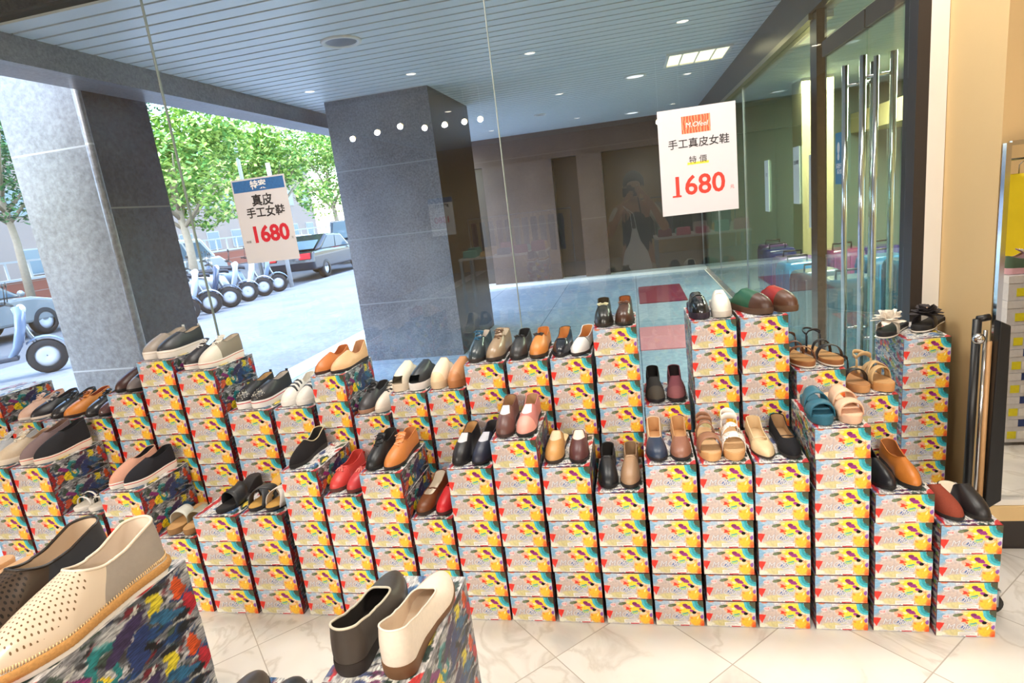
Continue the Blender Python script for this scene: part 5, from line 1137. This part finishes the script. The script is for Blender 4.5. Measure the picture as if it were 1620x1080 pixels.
J = [((PX, PY, .96), (.14, .10)), ((PX, PY, 1.08), (.125, .095)), ((PX, PY, 1.24), (.14, .10)), ((PX, PY, 1.335), (.12, .08)), ((PX, PY, 1.40), .052), ((PX, PY + .01, 1.46), .055), ((PX, PY + .02, 1.54), (.074, .092)), ((PX, PY + .02, 1.60), (.066, .082)),
     ((PX - .15, PY, 1.34), .056), ((PX - .25, PY + .06, 1.15), .044), ((PX - .26, PY + .10, 1.10), .042), ((PX - .14, PY + .20, 1.33), .030), ((PX - .09, PY + .215, 1.42), .026),
     ((PX + .15, PY, 1.34), .056), ((PX + .26, PY + .05, 1.16), .044), ((PX + .27, PY + .09, 1.12), .042), ((PX + .15, PY + .19, 1.36), .030), ((PX + .085, PY + .19, 1.46), .026),
     ((PX - .09, PY, .88), .085), ((PX - .10, PY + .01, .50), .056), ((PX - .10, PY - .01, .30), .050), ((PX - .10, PY - .01, .09), .036), ((PX - .11, PY + .12, .035), .032),
     ((PX + .09, PY, .88), .085), ((PX + .10, PY + .01, .50), .056), ((PX + .10, PY - .01, .30), .050), ((PX + .10, PY - .01, .09), .036), ((PX + .11, PY + .12, .035), .032)]
B = [(0, 1), (1, 2), (2, 3), (3, 4), (4, 5), (5, 6), (6, 7), (3, 8), (8, 9), (9, 10), (10, 11), (11, 12), (3, 13), (13, 14), (14, 15), (15, 16), (16, 17), (0, 18), (18, 19), (19, 20), (20, 21), (21, 22), (0, 23), (23, 24), (24, 25), (25, 26), (26, 27)]
body = skin('body', J, B, mskin, ph)
# hands: palm plus five separately bent fingers each, closed round the camera
def hand(c, sx, fwd):
    js = [(c, .018), (tuple(Vector(c) + Vector((sx * .02, .02, .03))), (.020, .014)), (tuple(Vector(c) + Vector((sx * .035, .03, .055))), (.022, .013))]; bs = [(0, 1), (1, 2)]
    base = Vector(js[2][0])
    for i in range(4):
        L_ = (.9, 1.0, .95, .75)[i]; o_ = Vector((0, .0, .012 - .009 * i * 1.8)); k = len(js)
        js += [(tuple(base + o_ + Vector((sx * .012, .010, .01))), .0085), (tuple(base + o_ + Vector((sx * .032 * L_, .020, .010))), .0078), (tuple(base + o_ + Vector((sx * .046 * L_, .006, .008))), .007)]
        bs += [(2, k), (k, k + 1), (k + 1, k + 2)]
    k = len(js); js += [(tuple(Vector(js[1][0]) + Vector((sx * .012, -.018, .0))), .010), (tuple(Vector(js[1][0]) + Vector((sx * .032, -.026, .018))), .009)]; bs += [(1, k), (k, k + 1)]
    return skin('hand', js, bs, mskin, ph, 1)
hand((PX - .09, PY + .215, 1.42), 1, 1); hand((PX + .085, PY + .19, 1.46), -1, 1)
vest = skin('vest', [((PX, PY, .84), (.165, .125)), ((PX, PY, 1.0), (.155, .12)), ((PX, PY, 1.12), (.14, .11)), ((PX, PY, 1.25), (.152, .112)), ((PX, PY, 1.345), (.115, .085))], [(0, 1), (1, 2), (2, 3), (3, 4)], mat((54, 56, 66), rough=.85, noise=.2, scale=20, bump=.1, name='dark_cotton'), ph)
for sx in (-1, 1):
    skin('sleeve', [((PX + sx * .12, PY, 1.345), .066), ((PX + sx * .17, PY + .005, 1.31), .066), ((PX + sx * .225, PY + .035, 1.20), .060)], [(0, 1), (1, 2)], mat((226, 218, 200), rough=.85, noise=.06, scale=20, bump=.1, name='pale_cotton'), ph)
skin('skirt', [((PX, PY, .90), (.165, .125)), ((PX, PY, .72), (.19, .15)), ((PX, PY, .50), (.20, .16))], [(0, 1), (1, 2)], mat((196, 190, 176), rough=.85, noise=.08, scale=12, bump=.1, name='linen'), ph)
hb = MB(); hr = []
for i in range(9):
    th = PI * .60 * i / 8; row = []
    for k in range(28):
        a = 2 * PI * k / 28; front = max(0, math.sin(a)); rr = 1.0 + .04 * math.sin(a * 9 + i)
        t2 = th * (1 - .38 * front); row.append((PX + .098 * rr * math.sin(t2) * math.cos(a), PY + .012 + .108 * rr * math.sin(t2) * math.sin(a), 1.575 + .115 * math.cos(t2)))
    hr.append(row)
hb.grid(hr, closed=True); ob = hb.build('hair', mat((30, 22, 20), rough=.5, noise=.3, scale=90, bump=.4, name='hair'), ph); md = ob.modifiers.new('t', 'SOLIDIFY'); md.thickness = .012
fb = MB(); fy = PY + .108
for sx in (-1, 1):
    fb.ball((PX + sx * .032, fy - .008, 1.545), .011, 10, 1); fb.ball((PX + sx * .032, fy + .001, 1.545), .005, 8, 2)
    fb.ball((PX + sx * .079, PY + .02, 1.535), .02, 10, 0, (.35, .7, 1.2))
fb.tube([(PX, fy - .006, 1.55), (PX, fy + .006, 1.525), (PX, fy + .012, 1.512), (PX, fy - .002, 1.505)], [.006, .009, .012, .007], 8, 0)
fb.tube([(PX - .022, fy - .006, 1.482), (PX, fy + .003, 1.480), (PX + .022, fy - .006, 1.482)], [.003, .006, .003], 8, 3)
fb.build('face', [mskin, mat((236, 232, 226), bump=0, name='eye_white'), mat((30, 20, 16), bump=0, name='iris'), mat((170, 84, 80), bump=0, name='lips')], ph)
MB().tube([(PX - .09, PY + .09, 1.30), (PX - .10, PY + .10, 1.1), (PX - .05, PY + .02, 1.385), (PX + .05, PY + .02, 1.385), (PX + .06, PY + .11, 1.2), (PX + .03, PY + .20, 1.44)], .006, 6).build('neck_strap', m_black, ph)
# camera held to the face, its lens just behind the point of view
ca = empty('camera_body', (.0, -.165, 1.5)); tag(ca, 'black camera held at eye level by the photographer', 'camera')
MB().box(-.065, .065, -.03, .02, -.045, .035).build('housing', m_black, ca, bevel=.006)
MB().prism([(-.025, .035), (.025, .035), (.015, .06), (-.015, .06)], -.025, .015).build('viewfinder', m_black, ca, bevel=.003)
MB().lathe([(.0, .02), (.036, .02), (.036, .06), (.04, .062), (.04, .11), (.034, .112), (.034, .106), (0, .106)], (0, 0, -.005), 28, axis='y').build('lens', m_black, ca)
bg_ = empty('plastic_bag', (PX - .02, PY + .265, .60)); tag(bg_, 'white translucent plastic bag hanging in front of the photographer', 'bag')
rows = []
for zf, w in ((0, .10), (.06, .13), (.2, .14), (.34, .11), (.44, .05), (.56, .02)):
    rows.append([(math.cos(2 * PI * k / 26) * w, math.sin(2 * PI * k / 26) * w * .3 + .006 * math.sin(k * 2.4), zf + .01 * math.sin(k * 1.7)) for k in range(26)])
b = MB(); b.grid(rows, closed=True); b.add(rows[0], [tuple(range(26))]); b.build('bag_film', mat((236, 236, 238), rough=.3, noise=.05, scale=9, bump=.3, name='plastic_film'), bg_)
MB().tube([(-.02, 0, .55), (-.03, -.02, .70), (-.09, .01, .78), (.0, .02, .70), (.02, 0, .55)], .003, 6).build('bag_handle', m_white, bg_)

# ================================================================== street
def tree(x, y, h, r, seed, lab, col=((70, 130, 60), (150, 190, 90)), n=8500, trunk=(176, 160, 140), low=.35, leaf=.105):
    t = empty('street_tree', (x, y, -.02)); tag(t, lab, 'tree'); rs = random.Random(seed)
    tb = MB(); tb.tube([(0, 0, 0), (.05, .03, h * .3), (-.05, 0, h * .55), (.05, .05, h * .8)], [.14, .11, .09, .04], 10)
    for i in range(7):
        a = 2 * PI * i / 7 + seed; z0 = h * (.38 + .05 * (i % 3)); tb.tube([(0, 0, z0), (math.cos(a) * r * .4, math.sin(a) * r * .4, z0 + h * .16), (math.cos(a) * r * .75, math.sin(a) * r * .75, z0 + h * .26)], [.06, .04, .015], 6)
    tb.build('trunk', mat(trunk, rough=.85, noise=.2, scale=12, bump=.4, name='bark'), t)
    lumps = [(rs.gauss(0, .38) * r, rs.gauss(0, .38) * r, h * rs.uniform(low + .1, .95), rs.uniform(.28, .5) * r) for _ in range(22)]
    lb = MB()
    for i in range(n):
        cx, cy, cz, rr = lumps[i % 22]; u = rs.uniform(-1, 1); a = rs.uniform(0, 2 * PI); q = math.sqrt(1 - u * u); d = rr * rs.uniform(.72, 1.05)
        p = Vector((cx + d * q * math.cos(a), cy + d * q * math.sin(a), cz + d * u * .75))
        nrm = Vector((rs.gauss(0, .6), rs.gauss(0, .6), 1)).normalized(); e1 = nrm.cross(Vector((rs.uniform(-1, 1), rs.uniform(-1, 1), .1))).normalized(); e2 = nrm.cross(e1); s_ = leaf * rs.uniform(.6, 1.2)
        lb.add([p - e1 * s_, p + e2 * s_ * .5 + nrm * s_ * .1, p + e1 * s_, p - e2 * s_ * .5 + nrm * s_ * .1], [(0, 1, 2, 3)], 0 if rs.random() < .45 else 1)
    def lm(c):
        m = mat(c, rough=.6, noise=.2, scale=3, bump=0, name='leaf'); b_ = m.node_tree.nodes.get('Principled BSDF')
        for nn in m.node_tree.nodes:
            if nn.type == 'BSDF_PRINCIPLED': nn.inputs['Subsurface Weight'].default_value = .0; nn.inputs['Transmission Weight'].default_value = .0
        return m
    lb.build('crown', [lm(col[0]), lm(col[1])], t, fix=False)
LT = ((92, 146, 66), (186, 214, 116)); DK = ((44, 92, 62), (90, 140, 84))
tree(-12.6, 15.4, 5.2, 2.2, 1, 'pale green tree at the kerb behind the parked scooters', LT)
tree(-13.4, 21.4, 5.8, 2.4, 2, 'pale green tree behind the black car', LT)
tree(-14.6, 28.6, 6.4, 2.8, 3, 'bright green tree farther down the street beside the arcade pillar', LT)
tree(-20.5, 17.0, 7.6, 3.0, 4, 'dark green tree across the street behind the pale tree', DK, n=6500)
tree(-22.5, 26.5, 8.8, 3.6, 5, 'dark tall tree in front of the brick building', DK, n=6500)
tree(-19.5, 9.5, 6.8, 2.6, 6, 'tall dark tree beyond the silver car', DK, n=6500)
tree(-15.6, 5.6, 4.4, 1.9, 7, 'pale green tree above the silver car', LT, n=5000)
# buildings
def brick_mat():
    m, nt, b, out = newmat('red_brick'); tc = N(nt, 'ShaderNodeTexCoord'); br = N(nt, 'ShaderNodeTexBrick'); br.inputs['Scale'].default_value = 1; br.inputs['Brick Width'].default_value = .42; br.inputs['Row Height'].default_value = .14; br.inputs['Mortar Size'].default_value = .012
    br.inputs['Color1'].default_value = lin((150, 88, 74)); br.inputs['Color2'].default_value = lin((166, 104, 86)); br.inputs['Mortar'].default_value = lin((160, 146, 138))
    mp = N(nt, 'ShaderNodeMapping'); mp.inputs['Rotation'].default_value = (PI / 2, 0, PI / 2); nt.links.new(tc.outputs['Object'], mp.inputs[0]); nt.links.new(mp.outputs[0], br.inputs[0]); nt.links.new(br.outputs[0], b.inputs['Base Color']); b.inputs['Roughness'].default_value = .85; return m
bm_ = brick_mat(); m_trimw = mat((176, 178, 180), rough=.6, bump=0, name='weathered_white')
def building(x, y0, y1, h, d, lab, fl=3, bays=8, base=None):
    r = empty('brick_building', (x, (y0 + y1) / 2, -.05)); tag(r, lab, 'building'); hw_ = (y1 - y0) / 2
    MB().box(-d, 0, -hw_, hw_, 0, h).build('wall', bm_, r)
    for f_ in range(fl):
        for i in range(bays):
            yy = -hw_ + (i + .5) * 2 * hw_ / bays; z = .9 + f_ * h / fl
            w = MB().box(0, .08, yy - .75, yy + .75, z, z + 1.5); w = w.build('window', m_trimw, r)
            MB().box(.081, .10, yy - .66, yy + .66, z + .08, z + 1.42).build('pane', mat((110, 136, 150), rough=.1, bump=0, name='window_pane'), w)
    MB().box(.0, .12, -hw_, hw_, h - .3, h + .1).build('cornice', m_trimw, r)
building(-34, 18, 62, 10, 8, 'long pink-red brick building across the street with white window frames', 3, 14)
building(-30, -14, 16.5, 5.0, 8, 'low brick building behind the silver car', 1, 6)
fw = empty('garden_wall', (-25.0, 8, -.05)); tag(fw, 'low cream and brick garden wall with white rail across the street', 'wall')
MB().box(-.2, .2, -22, 46, 0, .9).build('wall_base', bm_, fw); MB().box(-.25, .25, -22, 46, .9, 1.0).build('coping', m_trimw, fw)
g = MB()
for i in range(68): g.box(-.02, .02, -22 + i, -21.9 + i, 1.0, 1.7)
g.box(-.03, .03, -22, 46, 1.66, 1.74); g.build('railing', m_trimw, fw)
yw = empty('site_hoarding', (-21.5, 3.4, -.05)); tag(yw, 'cream hoarding panel wall behind the silver car', 'hoarding')
MB().box(-.1, .1, -9, 9, 0, 2.9).build('panel', mat((206, 184, 146), rough=.7, noise=.08, scale=3, bump=0, name='cream_panel'), yw); MB().box(-.14, .14, -9, 9, 2.9, 3.05).build('cap_rail', mat((200, 110, 84), bump=0, name='terracotta'), yw)
# street poles
for (x, y, h, lb, n_) in ((-9.55, 15.4, 3.4, 'slim pale pole at the kerb beside the last scooter', 'sign_pole'), (-11.0, 12.3, 4.6, 'white painted pole behind the parked scooters', 'lamp_pole'), (-12.3, 18.2, 4.6, 'white painted pole beside the black car', 'lamp_pole')):
    o = MB().tube([(x, y, -.05), (x, y, h)], .06, 10).build(n_, m_trimw, None); tag(o, lb, 'pole')

def wheel(mb, c, r, w, axis='x'):
    mb.lathe([(r * .62, -w / 2), (r * .92, -w / 2), (r, -w * .3), (r, w * .3), (r * .92, w / 2), (r * .62, w / 2)], c, 24, 0, axis, cap=False)
    mb.lathe([(0, -w * .25), (r * .30, -w * .42), (r * .64, -w * .3), (r * .64, w * .3), (r * .30, w * .42), (0, w * .25)], c, 16, 1, axis)
mt_hub = mat((196, 200, 206), rough=.35, bump=0, noise=.02, name='painted_hub'); mt_tyre = rubber((34, 34, 38)); mt_glass = mat((96, 120, 136), rough=.06, bump=0, noise=.02, name='car_window'); mt_lamp = mat((226, 50, 60), rough=.2, bump=0, name='tail_lamp'); mt_head = mat((236, 240, 244), rough=.1, bump=0, name='head_lamp')
def car(x, y, rz, c, label, kind='sedan', name='car'):
    """length along local y, front at -y"""
    r = empty(name, (x, y, -.075), rz); tag(r, label, 'car'); pm = mat(c, rough=.22, noise=.02, bump=0, coat=.8, name='car_paint')
    if kind == 'sedan':
        L_, W_ = 4.5, 1.76; lo_ = [(-2.25, .42), (-2.15, .66), (-1.25, .88), (1.45, .94), (2.15, .92), (2.25, .60), (2.2, .34), (-2.2, .30)]; ro = [(-1.15, .90), (-.45, 1.36), (.75, 1.42), (1.65, .94)]
        win = [(-.98, .94), (-.42, 1.30), (.70, 1.36), (1.38, .96)]
    else:
        L_, W_ = 4.6, 1.80; lo_ = [(-2.3, .45), (-2.25, .82), (-1.9, 1.02), (2.22, 1.05), (2.3, .60), (2.25, .36), (-2.25, .34)]; ro = [(-1.85, 1.02), (-1.15, 1.76), (2.0, 1.84), (2.24, 1.05)]; win = [(-1.62, 1.07), (-1.06, 1.62), (1.95, 1.70), (2.10, 1.09)]
    MB().prism(lo_, -W_ / 2, W_ / 2, axis='x').build('body', pm, r, bevel=.07)
    MB().prism(ro, -W_ / 2 + .12, W_ / 2 - .12, axis='x').build('roof', pm, r, bevel=.07)
    for sx in (-1, 1):
        n_ = 3 if kind != 'sedan' else 2
        for i in range(n_):
            f0, f1 = i / n_ + .02, (i + 1) / n_ - .02
            lp = lambda a, b_, f: (a[0] + (b_[0] - a[0]) * f, a[1] + (b_[1] - a[1]) * f)
            poly = [lp(win[0], win[3], f0), lp(win[1], win[2], f0), lp(win[1], win[2], f1), lp(win[0], win[3], f1)]
            MB().prism(poly, sx * (W_ / 2 - .125), sx * (W_ / 2 - .105), axis='x').build('side_window', mt_glass, r)
    a, b_ = ro[0], ro[1]; MB().add([(-.66, a[0] - .02, a[1] + .03), (.66, a[0] - .02, a[1] + .03), (.58, b_[0] - .03, b_[1] - .04), (-.58, b_[0] - .03, b_[1] - .04)], [(0, 1, 2, 3)]).build('windscreen', mt_glass, r)
    a, b_ = ro[3], ro[2]; MB().add([(-.66, a[0] + .02, a[1] + .05), (.66, a[0] + .02, a[1] + .05), (.58, b_[0] + .04, b_[1] - .05), (-.58, b_[0] + .04, b_[1] - .05)], [(0, 1, 2, 3)]).build('rear_window', mt_glass, r)
    for sx in (-1, 1):
        for yy in (-1.4, 1.38):
            w = MB(); wheel(w, (sx * (W_ / 2 - .09), yy, .31), .31, .20); w.build('wheel', [mt_tyre, mt_hub], r)
        MB().box(sx * .58 - .18, sx * .58 + .18, 2.16, 2.26, .70, .88).build('tail_light', mt_lamp, r)
        MB().box(sx * .60 - .18, sx * .60 + .18, -2.24, -2.14, .56, .70).build('headlight', mt_head, r)
        MB().ball((sx * (W_ / 2 + .06), -.95, .98), .09, 10, 0, (1, .6, .8)).build('wing_mirror', pm, r)
    return r
car(-10.9, 19.6, math.radians(184), (26, 34, 46), 'black car with red tail light parked behind the scooters')
car(-11.9, 26.0, math.radians(184), (70, 84, 100), 'dark blue-grey car parked ahead of the black one', 'van')
car(-16.6, 19.0, math.radians(182), (206, 208, 210), 'white van with square windows across the street', 'van', 'van')
car(-13.9, 9.6, math.radians(180), (128, 136, 138), 'silver-grey car behind the granite pillar and scooter')
car(-16.4, 27.5, math.radians(182), (236, 238, 242), 'white car far down the street beyond the sale poster')
def scooter(x, y, rz, c, label, seat=(40, 46, 58)):
    """length along local y, front wheel at -y"""
    r = empty('scooter', (x, y, -.012), rz); tag(r, label, 'scooter', 'scooters parked along the kerb'); pm = mat(c, rough=.22, noise=.03, bump=0, coat=.7, name='scooter_paint')
    for yy, nm in ((-.64, 'front_wheel'), (.60, 'rear_wheel')):
        w = MB(); wheel(w, (0, yy, .24), .24, .10); w.build(nm, [mt_tyre, mt_hub], r)
    b = MB(); rows = []
    for yy, z0, z1, w in ((.12, .34, .42, .10), (.22, .32, .70, .15), (.42, .36, .76, .17), (.68, .46, .78, .15), (.90, .60, .76, .07)):
        rows.append([(math.cos(2 * PI * k / 18) * w, yy, (z0 + z1) / 2 + math.sin(2 * PI * k / 18) * (z1 - z0) / 2) for k in range(18)])
    b.grid(rows, closed=True); b.add(rows[0], [tuple(range(18))]); b.add(rows[-1], [tuple(range(18))]); b.build('rear_body', pm, r)
    b = MB(); rows = []
    for z, w, yy in ((.30, .12, -.24), (.45, .19, -.34), (.70, .21, -.42), (.88, .15, -.45), (.98, .08, -.44)):
        rows.append([(w * math.cos(PI * k / 10), yy - .09 * math.sin(PI * k / 10) , z) for k in range(11)] + [(w * .92 * math.cos(PI - PI * k / 10), yy + .03 - .07 * math.sin(PI * k / 10), z) for k in range(11)])
    b.grid(rows, closed=True); b.add(rows[-1], [tuple(range(22))]); b.build('front_shield', pm, r)
    MB().box(-.13, .13, -.34, .24, .26, .33).build('footboard', mat((60, 66, 78), bump=0, name='grey_plastic'), r, bevel=.02)
    b = MB(); rows = []
    for yy, z, w in ((.10, .76, .08), (.20, .79, .13), (.45, .80, .15), (.70, .84, .14), (.86, .85, .08)):
        rows.append([(math.cos(2 * PI * k / 16) * w, yy, z + math.sin(2 * PI * k / 16) * .05) for k in range(16)])
    b.grid(rows, closed=True); b.add(rows[0], [tuple(range(16))]); b.add(rows[-1], [tuple(range(16))]); b.build('seat', mat(seat, rough=.5, bump=0, name='seat_vinyl'), r)
    b = MB(); rows = []
    for a in range(9):
        t = PI * (.10 + .62 * a / 8); rows.append([(sx * .075 * (1 if abs(sx) < 1 else .9), -.64 - math.cos(t) * .30, .24 + math.sin(t) * .30 - .02 * abs(sx)) for sx in (-1, -.5, 0, .5, 1)])
    b.grid(rows); o = b.build('front_mudguard', pm, r); md = o.modifiers.new('t', 'SOLIDIFY'); md.thickness = .01
    MB().tube([(0, -.64, .24), (0, -.50, .60), (0, -.42, .96)], .03, 8).build('fork', m_alu, r)
    MB().tube([(-.33, -.30, 1.03), (-.2, -.36, 1.03), (0, -.42, .99), (.2, -.36, 1.03), (.33, -.30, 1.03)], .018, 8).build('handlebar', m_black, r)
    MB().ball((0, -.50, .93), .085, 14, 0, (1, .7, .8)).build('headlight', mt_head, r)
    for sx in (-1, 1):
        m = MB(); m.tube([(sx * .22, -.37, 1.03), (sx * .27, -.40, 1.24)], .006, 6); m.ball((sx * .28, -.40, 1.27), .055, 12, 0, (1.1, .25, .7)); m.build('rear_mirror', m_black, r)
    MB().box(-.07, .07, .88, .93, .66, .73).build('tail_light', mt_lamp, r)
    MB().tube([(.13, .25, .26), (.15, .60, .26), (.15, .86, .32)], [.03, .05, .05], 10).build('exhaust', m_alu, r)
    MB().tube([(.05, .18, .26), (.12, .18, .02)], .012, 6).build('stand', m_black, r)
    return r
SCO = [((150, 168, 190), 'pale blue scooter parked first in the row by the pillar'), ((90, 110, 140), 'slate blue scooter second in the kerbside row'), ((196, 204, 214), 'white scooter third in the kerbside row'), ((60, 76, 104), 'navy scooter fourth in the kerbside row'),
       ((160, 170, 186), 'silver scooter fifth in the kerbside row'), ((200, 206, 214), 'white scooter sixth in the kerbside row'), ((120, 140, 164), 'blue-grey scooter last in the row beside the slim pole')]
for i, (c, lb) in enumerate(SCO): scooter(-9.35 - .10 * i, 9.3 + i * .82, math.radians(124 + 4 * (i % 3)), c, lb)
scooter(-12.0, 14.6, math.radians(120), (70, 84, 110), 'dark scooter standing across the row in the street')
scooter(-8.55, 6.25, math.radians(138), (120, 140, 168), 'pale blue scooter with red light parked beside the silver car')
scooter(-9.3, 4.9, math.radians(142), (150, 166, 190), 'grey-blue scooter cut by the picture edge')
